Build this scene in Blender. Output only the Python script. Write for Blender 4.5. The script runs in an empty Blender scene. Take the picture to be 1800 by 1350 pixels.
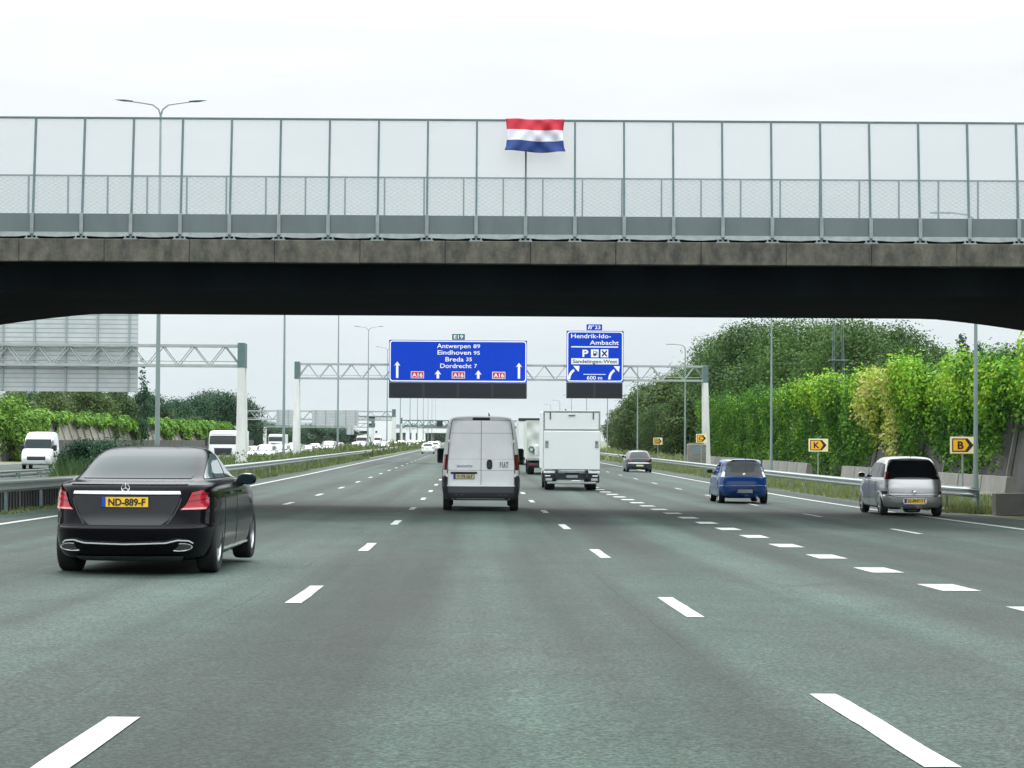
import bpy, bmesh, math, random
import numpy as np
from mathutils import Vector, Matrix
R = math.radians
random.seed(7); rng = np.random.default_rng(11)
SC = bpy.context.scene
COL = SC.collection

# ------------------------------------------------------------------ camera
FPX = 3650.0                       # focal length in pixels of an 1800 px wide frame
CAMZ = 2.08
YAW, PITCH, ROLL = 0.01863, math.atan(97.0/FPX), 0.006
cam = bpy.data.cameras.new('camera'); camo = bpy.data.objects.new('camera', cam); COL.objects.link(camo)
cam.sensor_fit = 'HORIZONTAL'; cam.sensor_width = 36.0; cam.lens = FPX/1800*36
cam.clip_start = 0.1; cam.clip_end = 9000
CM = Matrix.Translation((0, 0, CAMZ)) @ Matrix.Rotation(-YAW, 4, 'Z') @ Matrix.Rotation(math.pi/2+PITCH, 4, 'X') @ Matrix.Rotation(ROLL, 4, 'Z')
camo.matrix_world = CM
SC.camera = camo

# ------------------------------------------------------------------ light
SUN_EL, SUN_AZ = 54, -8
world = bpy.data.worlds.new('World'); SC.world = world; world.use_nodes = True
nt = world.node_tree; nt.nodes.clear()
def wn(t, **k):
    n = nt.nodes.new(t)
    for a, b in k.items(): setattr(n, a, b)
    return n
out = wn('ShaderNodeOutputWorld'); bg = wn('ShaderNodeBackground')
sky = wn('ShaderNodeTexSky', sky_type='NISHITA', sun_disc=False, sun_elevation=R(SUN_EL), sun_rotation=R(SUN_AZ), dust_density=4.0, air_density=1.0)
tc = wn('ShaderNodeTexCoord'); sep = wn('ShaderNodeSeparateXYZ')
ramp = wn('ShaderNodeValToRGB')      # overcast dome: dull near the horizon, brighter overhead
cr = ramp.color_ramp
cr.elements[0].position = 0.0; cr.elements[0].color = (7.2, 8.3, 8.8, 1)
cr.elements[1].position = 1.0; cr.elements[1].color = (40, 42, 42.5, 1)
e = cr.elements.new(0.035); e.color = (7.8, 8.8, 9.2, 1)
e = cr.elements.new(0.075); e.color = (9.0, 9.7, 10.1, 1)
e = cr.elements.new(0.19); e.color = (9.9, 10.35, 10.5, 1)
e = cr.elements.new(0.42); e.color = (25, 26, 26.5, 1)
mpn = wn('ShaderNodeMapping'); mpn.inputs['Scale'].default_value = (2.6, 2.6, 14)
noi = wn('ShaderNodeTexNoise'); noi.inputs['Scale'].default_value = 3.0; noi.inputs['Detail'].default_value = 7; noi.inputs['Roughness'].default_value = 0.55
mr = wn('ShaderNodeMapRange'); mr.inputs['From Min'].default_value = 0.3; mr.inputs['From Max'].default_value = 0.7
mr.inputs['To Min'].default_value = 0.95; mr.inputs['To Max'].default_value = 1.03
mul = wn('ShaderNodeVectorMath', operation='SCALE')
mix = wn('ShaderNodeMix', data_type='RGBA'); mix.inputs[0].default_value = 0.92
L = nt.links.new
L(tc.outputs['Generated'], sep.inputs[0]); L(sep.outputs['Z'], ramp.inputs['Fac'])
L(tc.outputs['Generated'], mpn.inputs['Vector']); L(mpn.outputs[0], noi.inputs['Vector']); L(noi.outputs['Fac'], mr.inputs['Value'])
L(ramp.outputs['Color'], mul.inputs[0]); L(mr.outputs[0], mul.inputs['Scale'])
L(sky.outputs[0], mix.inputs[6]); L(mul.outputs[0], mix.inputs[7]); L(mix.outputs[2], bg.inputs['Color'])
bg.inputs['Strength'].default_value = 0.1
L(bg.outputs[0], out.inputs[0])

sl = bpy.data.lights.new('sun', 'SUN'); sl.energy = 2.2; sl.angle = R(18); sl.color = (1.0, 0.97, 0.92)
so = bpy.data.objects.new('sun', sl); COL.objects.link(so)
az = R(SUN_AZ); d = Vector((math.sin(az)*math.cos(R(SUN_EL)), math.cos(az)*math.cos(R(SUN_EL)), math.sin(R(SUN_EL))))
so.rotation_euler = (-d).to_track_quat('-Z', 'Y').to_euler()
SC.view_settings.view_transform = 'Standard'; SC.view_settings.look = 'None'
SC.view_settings.exposure = 0.0; SC.view_settings.gamma = 1.0
SC.cycles.max_bounces = 6; SC.cycles.transparent_max_bounces = 24; SC.cycles.volume_bounces = 0
SC.cycles.diffuse_bounces = 3; SC.cycles.glossy_bounces = 3

# ------------------------------------------------------------------ road surface
HZ = np.array([-60, 0, 8.8, 20.7, 33, 45, 54, 68, 85, 120, 9000.])
HH = np.array([-0.25, 1.13, 1.31, 1.545, 1.71, 1.81, 1.89, 1.99, 2.05, 2.08, 2.08])
def _pchip(x, y):
    h = np.diff(x); dl = np.diff(y)/h; m = np.zeros_like(y)
    m[1:-1] = np.where(dl[:-1]*dl[1:] > 0, 2*dl[:-1]*dl[1:]/(dl[:-1]+dl[1:]+1e-12), 0); m[0] = dl[0]; m[-1] = dl[-1]
    def f(t):
        t = np.asarray(t, float); i = np.clip(np.searchsorted(x, t)-1, 0, len(h)-1); u = (t-x[i])/h[i]
        return ((1+2*u)*(1-u)**2)*y[i]+u*(1-u)**2*h[i]*m[i]+u*u*(3-2*u)*y[i+1]+u*u*(u-1)*h[i]*m[i+1]
    return f
_H = _pchip(HZ, HH)
def zroad(x, y):
    return float(CAMZ-_H(y)-0.009*min(max(x, -12), 40))
def zg(x, y):                       # terrain just beside and under the road
    return zroad(x, y)-(0.25 if x < -17 else 0.0)
def ray(px, py):
    v = Vector(((px-900)/FPX, -(py-675)/FPX, -1.0)); return (CM.to_3x3() @ v)
def at(px, py, Y):                  # the point at distance Y seen at a pixel of the photograph
    v = ray(px, py); t = Y/v.y; return Vector((0, 0, CAMZ))+v*t
def atx(px, Y): return at(px, 772, Y).x
def ppos(X, Y, Z):                  # helper for checks
    v = CM.inverted() @ Vector((X, Y, Z)); return (900+FPX*v.x/-v.z, 675-FPX*v.y/-v.z)

# ------------------------------------------------------------------ materials
MATS = {}
def mat(name, col, rough=0.6, metal=0.0, spec=0.5, coat=0.0, var=0.0, vscale=3.0, col2=None, bump=0.0, bscale=20.0, alpha=None, emit=None, trans=0.0, streak=None):
    if name in MATS: return MATS[name]
    m = bpy.data.materials.new(name); m.use_nodes = True; n = m.node_tree; b = n.nodes['Principled BSDF']
    b.inputs['Base Color'].default_value = (*col, 1); b.inputs['Roughness'].default_value = rough; b.inputs['Metallic'].default_value = metal
    b.inputs['Specular IOR Level'].default_value = spec; b.inputs['Coat Weight'].default_value = coat; b.inputs['Coat Roughness'].default_value = 0.04
    b.inputs['Diffuse Roughness'].default_value = 0
    if emit: b.inputs['Emission Color'].default_value = (*emit[:3], 1); b.inputs['Emission Strength'].default_value = emit[3]
    if trans: b.inputs['Transmission Weight'].default_value = trans
    tcn = n.nodes.new('ShaderNodeTexCoord')
    if var or col2:
        no = n.nodes.new('ShaderNodeTexNoise'); no.inputs['Scale'].default_value = vscale; no.inputs['Detail'].default_value = 6; no.inputs['Roughness'].default_value = .65
        mp = n.nodes.new('ShaderNodeMapping')
        if streak: mp.inputs['Scale'].default_value = streak
        rp = n.nodes.new('ShaderNodeValToRGB'); a = col2 or tuple(c*(1-var) for c in col)
        rp.color_ramp.elements[0].position = .35; rp.color_ramp.elements[0].color = (*a, 1)
        rp.color_ramp.elements[1].position = .66; rp.color_ramp.elements[1].color = (*(tuple(min(1, c*(1+var)) for c in col) if var else col), 1)
        n.links.new(tcn.outputs['Object'], mp.inputs[0]); n.links.new(mp.outputs[0], no.inputs['Vector'])
        n.links.new(no.outputs['Fac'], rp.inputs[0]); n.links.new(rp.outputs[0], b.inputs['Base Color'])
    if bump:
        nb = n.nodes.new('ShaderNodeTexNoise'); nb.inputs['Scale'].default_value = bscale; nb.inputs['Detail'].default_value = 4
        bn = n.nodes.new('ShaderNodeBump'); bn.inputs['Strength'].default_value = bump; bn.inputs['Distance'].default_value = 0.02
        n.links.new(tcn.outputs['Object'], nb.inputs['Vector']); n.links.new(nb.outputs['Fac'], bn.inputs['Height']); n.links.new(bn.outputs[0], b.inputs['Normal'])
    MATS[name] = m; return m

def leafmat(name, c1, c2, scale=0.5, c3=None, trans=0.22):
    m = bpy.data.materials.new(name); m.use_nodes = True; n = m.node_tree; n.nodes.clear()
    o = n.nodes.new('ShaderNodeOutputMaterial'); df = n.nodes.new('ShaderNodeBsdfPrincipled'); tr = n.nodes.new('ShaderNodeBsdfTranslucent'); mx = n.nodes.new('ShaderNodeMixShader')
    df.inputs['Roughness'].default_value = .55; df.inputs['Specular IOR Level'].default_value = .10; mx.inputs[0].default_value = trans
    tcn = n.nodes.new('ShaderNodeTexCoord'); no = n.nodes.new('ShaderNodeTexNoise'); no.inputs['Scale'].default_value = scale; no.inputs['Detail'].default_value = 5; no.inputs['Roughness'].default_value = .7
    geo = n.nodes.new('ShaderNodeNewGeometry'); ad = n.nodes.new('ShaderNodeMath'); ad.operation = 'MULTIPLY_ADD'; ad.inputs[1].default_value = .20; 
    oi = n.nodes.new('ShaderNodeObjectInfo'); ad2 = n.nodes.new('ShaderNodeMath'); ad2.operation = 'MULTIPLY_ADD'; ad2.inputs[1].default_value = .22
    rp = n.nodes.new('ShaderNodeValToRGB'); rp.color_ramp.elements[0].position = .48; rp.color_ramp.elements[0].color = (*c1, 1)
    rp.color_ramp.elements[1].position = .90; rp.color_ramp.elements[1].color = (*c2, 1)
    if c3: e = rp.color_ramp.elements.new(.90); e.color = (*c3, 1); rp.color_ramp.elements[1].position = .74
    n.links.new(tcn.outputs['Object'], no.inputs['Vector']); n.links.new(geo.outputs['Random Per Island'], ad.inputs[0]); n.links.new(no.outputs['Fac'], ad.inputs[2])
    n.links.new(oi.outputs['Random'], ad2.inputs[0]); n.links.new(ad.outputs[0], ad2.inputs[2]); n.links.new(ad2.outputs[0], rp.inputs[0])
    n.links.new(rp.outputs[0], df.inputs['Base Color']); n.links.new(rp.outputs[0], tr.inputs['Color'])
    n.links.new(df.outputs[0], mx.inputs[1]); n.links.new(tr.outputs[0], mx.inputs[2]); n.links.new(mx.outputs[0], o.inputs[0])
    MATS[name] = m; return m

# ------------------------------------------------------------------ mesh builder
class MB:
    def __init__(s): s.v = []; s.f = []; s.mi = []; s.sm = []
    def add(s, vs, fs, mi=0, smooth=False):
        o = len(s.v); s.v += [tuple(v) for v in vs]; s.f += [tuple(i+o for i in f) for f in fs]; s.mi += [mi]*len(fs); s.sm += [smooth]*len(fs); return s
    def box(s, x0, x1, y0, y1, z0, z1, mi=0, bev=0.0):
        if x0 > x1: x0, x1 = x1, x0
        if y0 > y1: y0, y1 = y1, y0
        if z0 > z1: z0, z1 = z1, z0
        if bev <= 0:
            return s.add([(x0,y0,z0),(x1,y0,z0),(x1,y1,z0),(x0,y1,z0),(x0,y0,z1),(x1,y0,z1),(x1,y1,z1),(x0,y1,z1)],
                  [(0,3,2,1),(4,5,6,7),(0,1,5,4),(1,2,6,5),(2,3,7,6),(3,0,4,7)], mi)
        b = min(bev, (x1-x0)/2.01, (y1-y0)/2.01, (z1-z0)/2.01)
        vs = []; 
        for (ax) in range(3):
            for sx in (0, 1):
                for sy in (0, 1):
                    for sz in (0, 1):
                        p = [x0 if not sx else x1, y0 if not sy else y1, z0 if not sz else z1]; sg = [1 if not sx else -1, 1 if not sy else -1, 1 if not sz else -1]
                        for k in range(3):
                            if k != ax: p[k] += sg[k]*b
                        vs.append(p)
        I = lambda ax, sx, sy, sz: ax*8+sx*4+sy*2+sz
        fs = []
        for ax in range(3):
            for sd in (0, 1):
                q = []
                for (a, c) in ((0,0),(1,0),(1,1),(0,1)):
                    t = [0,0,0]; t[ax] = sd; t[(ax+1)%3] = a; t[(ax+2)%3] = c; q.append(I(ax, *t))
                fs.append(q if sd else q[::-1])
        for ax in range(3):
            for a in (0,1):
                for c in (0,1):
                    t = [0,0,0]; t[(ax+1)%3] = a; t[(ax+2)%3] = c
                    t0 = list(t); t1 = list(t); t0[ax] = 0; t1[ax] = 1
                    A = (ax+1)%3; B = (ax+2)%3
                    q = [I(A,*t0), I(A,*t1), I(B,*t1), I(B,*t0)]
                    fs.append(q if (a == c) else q[::-1])
        for sx in (0,1):
            for sy in (0,1):
                for sz in (0,1):
                    q = [I(0,sx,sy,sz), I(1,sx,sy,sz), I(2,sx,sy,sz)]
                    fs.append(q if (sx+sy+sz) % 2 else q[::-1])
        return s.add(vs, fs, mi)
    def tube(s, a, b, r0, r1=None, n=10, mi=0, cap=True, smooth=True):
        a = Vector(a); b = Vector(b); r1 = r0 if r1 is None else r1; d = (b-a)
        if d.length < 1e-9: return s
        d.normalize(); u = d.orthogonal().normalized(); w = d.cross(u)
        vs = []
        for p, r in ((a, r0), (b, r1)):
            for k in range(n):
                t = 2*math.pi*k/n; vs.append(p+u*math.cos(t)*r+w*math.sin(t)*r)
        fs = [(k, (k+1)%n, n+(k+1)%n, n+k) for k in range(n)]
        s.add(vs, fs, mi, smooth)
        if cap: s.add(vs[:n], [tuple(range(n))[::-1]], mi); s.add(vs[n:], [tuple(range(n))], mi)
        return s
    def path(s, pts, r, n=8, mi=0):
        rr = r if isinstance(r, (list, tuple)) else [r]*len(pts)
        for i in range(len(pts)-1): s.tube(pts[i], pts[i+1], rr[i], rr[i+1], n, mi)
        return s
    def bar(s, a, b, w, h, mi=0, up=(0, 0, 1)):
        a = Vector(a); b = Vector(b); d = (b-a).normalized(); up = Vector(up)
        u = d.cross(up)
        if u.length < 1e-4: u = Vector((1, 0, 0))
        u.normalize(); v = u.cross(d); vs = []
        for p in (a, b):
            for (i, j) in ((-1,-1),(1,-1),(1,1),(-1,1)): vs.append(p+u*i*w/2+v*j*h/2)
        return s.add(vs, [(0,1,2,3),(7,6,5,4),(0,4,5,1),(1,5,6,2),(2,6,7,3),(3,7,4,0)], mi)
    def lathe(s, prof, n=32, axis='x', c=(0, 0, 0), mi=0, smooth=True, closed=False):
        vs = []; c = Vector(c)
        for (r, t) in prof:
            for k in range(n):
                a = 2*math.pi*k/n; p, q = r*math.cos(a), r*math.sin(a)
                vs.append(c+Vector((t, p, q) if axis == 'x' else (p, t, q) if axis == 'y' else (p, q, t)))
        m = len(prof); fs = []
        for i in range(m-1 if not closed else m):
            j = (i+1) % m
            for k in range(n): fs.append((i*n+k, i*n+(k+1)%n, j*n+(k+1)%n, j*n+k))
        return s.add(vs, fs, mi, smooth)
    def prism(s, poly, y0, y1, mi=0, plane='xz'):
        n = len(poly); f = (lambda p, t: (p[0], t, p[1])) if plane == 'xz' else (lambda p, t: (t, p[0], p[1])) if plane == 'yz' else (lambda p, t: (p[0], p[1], t))
        vs = [f(p, y0) for p in poly]+[f(p, y1) for p in poly]
        return s.add(vs, [tuple(range(n)), tuple(range(2*n-1, n-1, -1))]+[(i, n+i, n+(i+1)%n, (i+1)%n) for i in range(n)], mi)
    def grid(s, P, mi=0, smooth=True):
        r, c = len(P), len(P[0]); vs = [p for row in P for p in row]
        return s.add(vs, [(i*c+j, i*c+j+1, (i+1)*c+j+1, (i+1)*c+j) for i in range(r-1) for j in range(c-1)], mi, smooth)
    def build(s, name, mats, parent=None, loc=None, sharp=35, fixn=False):
        me = bpy.data.meshes.new(name); me.from_pydata(s.v, [], s.f)
        for m in (mats if isinstance(mats, (list, tuple)) else [mats]): me.materials.append(MATS[m] if isinstance(m, str) else m)
        me.polygons.foreach_set('material_index', s.mi); me.polygons.foreach_set('use_smooth', s.sm); me.update()
        if fixn:
            bm = bmesh.new(); bm.from_mesh(me); bmesh.ops.remove_doubles(bm, verts=bm.verts, dist=1e-5); bmesh.ops.recalc_face_normals(bm, faces=bm.faces); bm.to_mesh(me); bm.free()
        if any(s.sm):
            try: me.set_sharp_from_angle(angle=R(sharp))
            except Exception: pass
        o = bpy.data.objects.new(name, me); COL.objects.link(o)
        if parent: o.parent = parent
        if loc: o.location = loc
        return o

def thing(name, label, cat, loc=(0, 0, 0), rotz=0.0, group=None):
    o = bpy.data.objects.new(name, None); COL.objects.link(o); o.location = loc; o.rotation_euler = (0, 0, rotz); o.empty_display_size = .2
    o['label'] = label; o['category'] = cat
    if group: o['group'] = group
    return o
def tag(o, label, cat, group=None, kind=None):
    o['label'] = label; o['category'] = cat
    if group: o['group'] = group
    if kind: o['kind'] = kind
    return o
def struct(o): o['kind'] = 'structure'; return o
def dup(root, loc, rotz, label=None, group=None, scale=None, mats=None):
    kids = {}
    for o in COL.objects:
        if o.parent: kids.setdefault(o.parent, []).append(o)
    def cp(o, par):
        c = o.copy(); COL.objects.link(c); c.parent = par
        if mats and o.type == 'MESH':
            for a, b in mats.items():
                for i, sl_ in enumerate(o.data.materials):
                    if sl_ is not None and sl_.name == a:
                        c.material_slots[i].link = 'OBJECT'; c.material_slots[i].material = MATS[b]
        for ch in kids.get(o, []): cp(ch, c)
        return c
    r = cp(root, None); r.location = loc; r.rotation_euler = (0, 0, rotz)
    if scale: r.scale = scale if isinstance(scale, (tuple, list)) else (scale,)*3
    if label: r['label'] = label
    if group: r['group'] = group
    return r
ORD = ['first','second','third','fourth','fifth','sixth','seventh','eighth','ninth','tenth','eleventh','twelfth','thirteenth','fourteenth','fifteenth','sixteenth','seventeenth','eighteenth','nineteenth','twentieth']+['twenty-'+q for q in ('first','second','third','fourth','fifth','sixth','seventh','eighth','ninth')]+['thirtieth']
_tc = {}
def text_mb(txt, size, mi=0, depth=0.004, bold=0.0, plane='xz', cx=0, cz=0, y=0, squeeze=1.0, align='c'):
    """built-in font lettering as flat solid letters, facing -y; centred at (cx, cz)"""
    cu = bpy.data.curves.new('t', 'FONT'); cu.body = txt; cu.size = size; cu.extrude = depth/2; cu.offset = bold; cu.resolution_u = 3
    ob = bpy.data.objects.new('t', cu); COL.objects.link(ob); dg = bpy.context.evaluated_depsgraph_get()
    me = bpy.data.meshes.new_from_object(ob.evaluated_get(dg)); bpy.data.objects.remove(ob); bpy.data.curves.remove(cu)
    vs = np.array([v.co[:] for v in me.vertices]); fs = [tuple(p.vertices) for p in me.polygons]; bpy.data.meshes.remove(me)
    x0, x1 = vs[:, 0].min(), vs[:, 0].max(); y0, y1 = vs[:, 1].min(), vs[:, 1].max()
    # vertical centring on cap height so that lines keep a common baseline
    cxx = (x0+x1)/2 if align == 'c' else (x0 if align == 'l' else x1)
    m = MB(); m.add([(cx+(v[0]-cxx)*squeeze, y-v[2], cz+v[1]-size*0.35) for v in vs], fs, mi); return m
def join(*ms):
    a = MB()
    for m in ms:
        o = len(a.v); a.v += m.v; a.f += [tuple(i+o for i in f) for f in m.f]; a.mi += m.mi; a.sm += m.sm
    return a
# ------------------------------------------------------------------ material palette
mat('galv', (.32, .36, .355), .45, .6, var=.12, vscale=6)
mat('galv_dark', (.16, .22, .23), .5, .3, var=.15, vscale=5)
mat('pole_paint', (.20, .265, .26), .5, .1, var=.12, vscale=2, streak=(1, 1, .2))
mat('fence_post', (.10, .155, .165), .5, .2, var=.15, vscale=4)
mat('beam_paint', (.34, .38, .37), .5, .1, var=.12, vscale=2)
mat('post_white', (.64, .66, .64), .55, .0, var=.1, vscale=1.5, streak=(1, 1, .3))
mat('post_green', (.09, .155, .15), .5, .1, var=.1)
mat('concrete_light', (.18, .18, .165), .9, var=.16, vscale=1.4, bump=.4, bscale=14)
mat('concrete_wall', (.07, .07, .066), .9, var=.25, vscale=.9, bump=.4, bscale=10, streak=(1, 1, .35))
mat('concrete_beige', (.25, .245, .20), .9, var=.22, vscale=.35, bump=.3, bscale=6)
mat('girder', (.010, .014, .018), 1.0, spec=.05, var=.3, vscale=.35, streak=(1, 1, .4))  # concrete coloured near black, underside shade put into the base colour
mat('plate_steel', (.115, .145, .15), .5, .25, var=.10, vscale=1.1, streak=(1, 1, .4))
mat('strip_steel', (.24, .275, .275), .5, .3, var=.15, vscale=4)
mat('sign_blue', (.001, .045, .50), .5, spec=.12, var=.04)
mat('sign_white', (.82, .84, .86), .4)
mat('sign_back', (.50, .53, .54), .45, .25, var=.08, vscale=1.0)
mat('sign_back_rib', (.30, .36, .36), .5, .3)
mat('sign_red', (.5, .02, .03), .4)
mat('sign_green', (.0, .12, .14), .4)
mat('matrix_black', (.018, .028, .036), .45, spec=.35, var=.2, vscale=.8)
mat('sign_yellow', (.88, .42, .01), .45)
mat('sign_pale', (.78, .70, .42), .45)
mat('black_mark', (.012, .012, .014), .5)
mat('tyre', (.016, .017, .018), .85, spec=.3, bump=.3, bscale=30)
mat('rim', (.55, .57, .58), .28, .85)
mat('rim_dark', (.10, .10, .11), .4, .6)
mat('paint_black', (.0035, .003, .005), .13, 0, spec=.10, coat=.13)
mat('paint_silver', (.54, .555, .56), .30, .75, coat=.9, var=.03)
mat('paint_blue', (.003, .045, .20), .24, .1, coat=.7)
mat('paint_dark', (.035, .05, .06), .3, .45, coat=.8)
mat('paint_white', (.74, .76, .77), .32, coat=.6, var=.02, vscale=.8)
mat('paint_van', (.80, .82, .84), .34, coat=.4, var=.05, vscale=1.6)
mat('paint_grey', (.25, .29, .30), .32, .5, coat=.7)
mat('paint_red', (.28, .02, .02), .3, .2, coat=.8)
mat('plastic', (.018, .022, .025), .55, spec=.4)
mat('plastic_mid', (.05, .058, .062), .55)
mat('chrome', (.88, .89, .90), .22, .75)
mat('glass', (.010, .018, .020), .03, spec=.35, coat=.12)
mat('glass_light', (.006, .018, .020), .05, spec=.13)
mat('glass_side', (.10, .15, .155), .05, spec=.8, coat=.4)
mat('glass_dark', (.006, .008, .010), .04, spec=.6)
mat('lamp_red', (.32, .006, .016), .15, coat=.7, emit=(.85, .03, .07, .10))
mat('lamp_red_off', (.14, .006, .010), .12, coat=.7)
mat('lamp_dull', (.40, .41, .41), .3)
mat('lamp_clear', (.75, .77, .78), .12, coat=1.0)
mat('lamp_pink', (.75, .30, .30), .15, coat=1.0)
mat('plate_yellow', (.80, .50, .03), .4)
mat('plate_pale', (.62, .55, .30), .45)
mat('plate_blue', (.01, .05, .35), .4)
mat('headlight', (.55, .58, .6), .1, coat=1.0)
mat('box_white', (.67, .70, .70), .45, var=.02, vscale=.6)
mat('tarp', (.52, .56, .52), .6, var=.06, vscale=1.0, bump=.5, bscale=1.2)
mat('bark', (.06, .05, .04), .9, var=.3, vscale=4)
mat('flag_red', (.42, .012, .03), .75, var=.06, vscale=2)
mat('flag_white', (.52, .52, .57), .75)
mat('flag_blue', (.004, .03, .16), .75, var=.06, vscale=2)
mat('line_paint', (.40, .41, .40), .6, vscale=16, col2=(.21, .22, .215), bump=.5, bscale=60)
mat('skin_seat', (.03, .03, .035), .8)
mat('litter', (.8, .8, .8), .6)
mat('far_white', (.75, .77, .78), .5)

mat('fascia', (.125, .12, .095), .9, var=.0, vscale=4.2, col2=(.045, .046, .04), bump=.6, bscale=12, streak=(1, 1, .55))
mat('matrix_face', (.010, .014, .018), .6, spec=.3)
def road_mat():
    m = bpy.data.materials.new('asphalt'); m.use_nodes = True; n = m.node_tree; b = n.nodes['Principled BSDF']; K = n.links.new
    N = lambda t: n.nodes.new(t)
    geo = N('ShaderNodeNewGeometry'); sp = N('ShaderNodeSeparateXYZ'); K(geo.outputs['Position'], sp.inputs[0])
    def noise(scale, mapping, detail=5, rough=.6):
        mp = N('ShaderNodeMapping'); mp.inputs['Scale'].default_value = mapping; no = N('ShaderNodeTexNoise')
        no.inputs['Scale'].default_value = scale; no.inputs['Detail'].default_value = detail; no.inputs['Roughness'].default_value = rough
        K(geo.outputs['Position'], mp.inputs[0]); K(mp.outputs[0], no.inputs['Vector']); return no.outputs['Fac']
    def rampf(f, p0, p1, v0, v1):
        r = N('ShaderNodeMapRange'); r.inputs['From Min'].default_value = p0; r.inputs['From Max'].default_value = p1; r.inputs['To Min'].default_value = v0; r.inputs['To Max'].default_value = v1; K(f, r.inputs['Value']); return r.outputs[0]
    def mth(op, a, c):
        r = N('ShaderNodeMath'); r.operation = op
        for i, q in enumerate((a, c)):
            if isinstance(q, (int, float)): r.inputs[i].default_value = q
            else: K(q, r.inputs[i])
        return r.outputs[0]
    # wheel tracks: darker polished bands along each lane (3.5 m wide lanes)
    wob = noise(.05, (1, 1, 1), 2)
    xx = mth('ADD', sp.outputs['X'], mth('MULTIPLY', wob, .5))
    ln = mth('SINE', mth('MULTIPLY', xx, 2*math.pi/1.75), 0)
    lane = mth('SINE', mth('ADD', mth('MULTIPLY', xx, 2*math.pi/3.5), .3), 0)
    st = rampf(noise(1.0, (.9, .014, 1), 5, .5), .38, .62, .62, 1.30)
    pt = rampf(noise(.33, (1, .35, 1), 5, .6), .35, .65, .86, 1.10)
    gr = mth('MULTIPLY', rampf(noise(34, (1, 1, 1), 2, .7), .38, .62, .45, 1.55), rampf(noise(75, (1, 1, 1), 1, .5), .35, .65, .7, 1.3))
    gr2 = mth('MULTIPLY', rampf(noise(9, (1, 1, 1), 4, .75), .3, .7, .86, 1.14), rampf(noise(.9, (1, .7, 1), 5, .7), .38, .62, .84, 1.08))
    f = mth('MULTIPLY', mth('MULTIPLY', st, pt), mth('MULTIPLY', gr, gr2))
    f = mth('MULTIPLY', f, rampf(ln, -1, 1, .93, 1.06)); f = mth('MULTIPLY', f, rampf(lane, -1, 1, .84, 1.12))
    hue = rampf(noise(.6, (1, .25, 1), 3), .35, .65, 0, 1)
    mx = N('ShaderNodeMix'); mx.data_type = 'RGBA'; K(hue, mx.inputs[0]); mx.inputs[6].default_value = (.030, .043, .038, 1); mx.inputs[7].default_value = (.025, .045, .036, 1)
    vm = N('ShaderNodeVectorMath'); vm.operation = 'SCALE'; K(mx.outputs[2], vm.inputs[0]); K(f, vm.inputs['Scale'])
    # dark transverse repair joints and cracks
    ck = N('ShaderNodeTexVoronoi'); ck.feature = 'DISTANCE_TO_EDGE'; ck.inputs['Scale'].default_value = .22
    mp = N('ShaderNodeMapping'); mp.inputs['Scale'].default_value = (1, .5, 1)
    nd = N('ShaderNodeTexNoise'); nd.inputs['Scale'].default_value = .8; nd.inputs['Detail'].default_value = 6
    av = N('ShaderNodeVectorMath'); av.operation = 'MULTIPLY_ADD'; av.inputs[1].default_value = (1.2, 1.2, 0)
    K(geo.outputs['Position'], nd.inputs['Vector']); K(nd.outputs['Color'], av.inputs[0]); K(geo.outputs['Position'], av.inputs[2]); K(av.outputs[0], mp.inputs[0]); K(mp.outputs[0], ck.inputs['Vector'])
    ckm = rampf(ck.outputs['Distance'], 0, .006, .72, 1.0)
    msk = rampf(noise(.25, (1, 1, 1), 2), .50, .58, 1, 0)
    cm = N('ShaderNodeMath'); cm.operation = 'MAXIMUM'; K(ckm, cm.inputs[0]); K(msk, cm.inputs[1])
    vm2 = N('ShaderNodeVectorMath'); vm2.operation = 'SCALE'; K(vm.outputs[0], vm2.inputs[0]); K(cm.outputs[0], vm2.inputs['Scale'])
    def near(v, period, off, wd):     # dark tarry joint lines between the laid strips
        fr = mth('FRACT', mth('DIVIDE', mth('ADD', v, off), period), 0); return mth('LESS_THAN', fr, wd/period)
    jx = near(mth('ADD', sp.outputs['X'], mth('MULTIPLY', noise(.4, (1, 1, 1), 4), .12)), 3.55, 2.02, .022)
    jy = near(mth('ADD', sp.outputs['Y'], mth('MULTIPLY', noise(.5, (1, 1, 1), 4), .5)), 41.0, 24.6, .05)
    jm = mth('SUBTRACT', 1.0, mth('MULTIPLY', mth('MAXIMUM', jx, jy), rampf(noise(.35, (1, 1, 1), 3), .42, .60, 0, .42)))
    vm3 = N('ShaderNodeVectorMath'); vm3.operation = 'SCALE'; K(vm2.outputs[0], vm3.inputs[0]); K(jm, vm3.inputs['Scale'])
    K(vm3.outputs[0], b.inputs['Base Color'])
    b.inputs['Roughness'].default_value = .8; b.inputs['Specular IOR Level'].default_value = .25
    bn = N('ShaderNodeBump'); bn.inputs['Strength'].default_value = .55; bn.inputs['Distance'].default_value = .012; K(noise(55, (1, 1, 1), 3, .8), bn.inputs['Height']); K(bn.outputs[0], b.inputs['Normal'])
    MATS['asphalt'] = m
road_mat()
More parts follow.
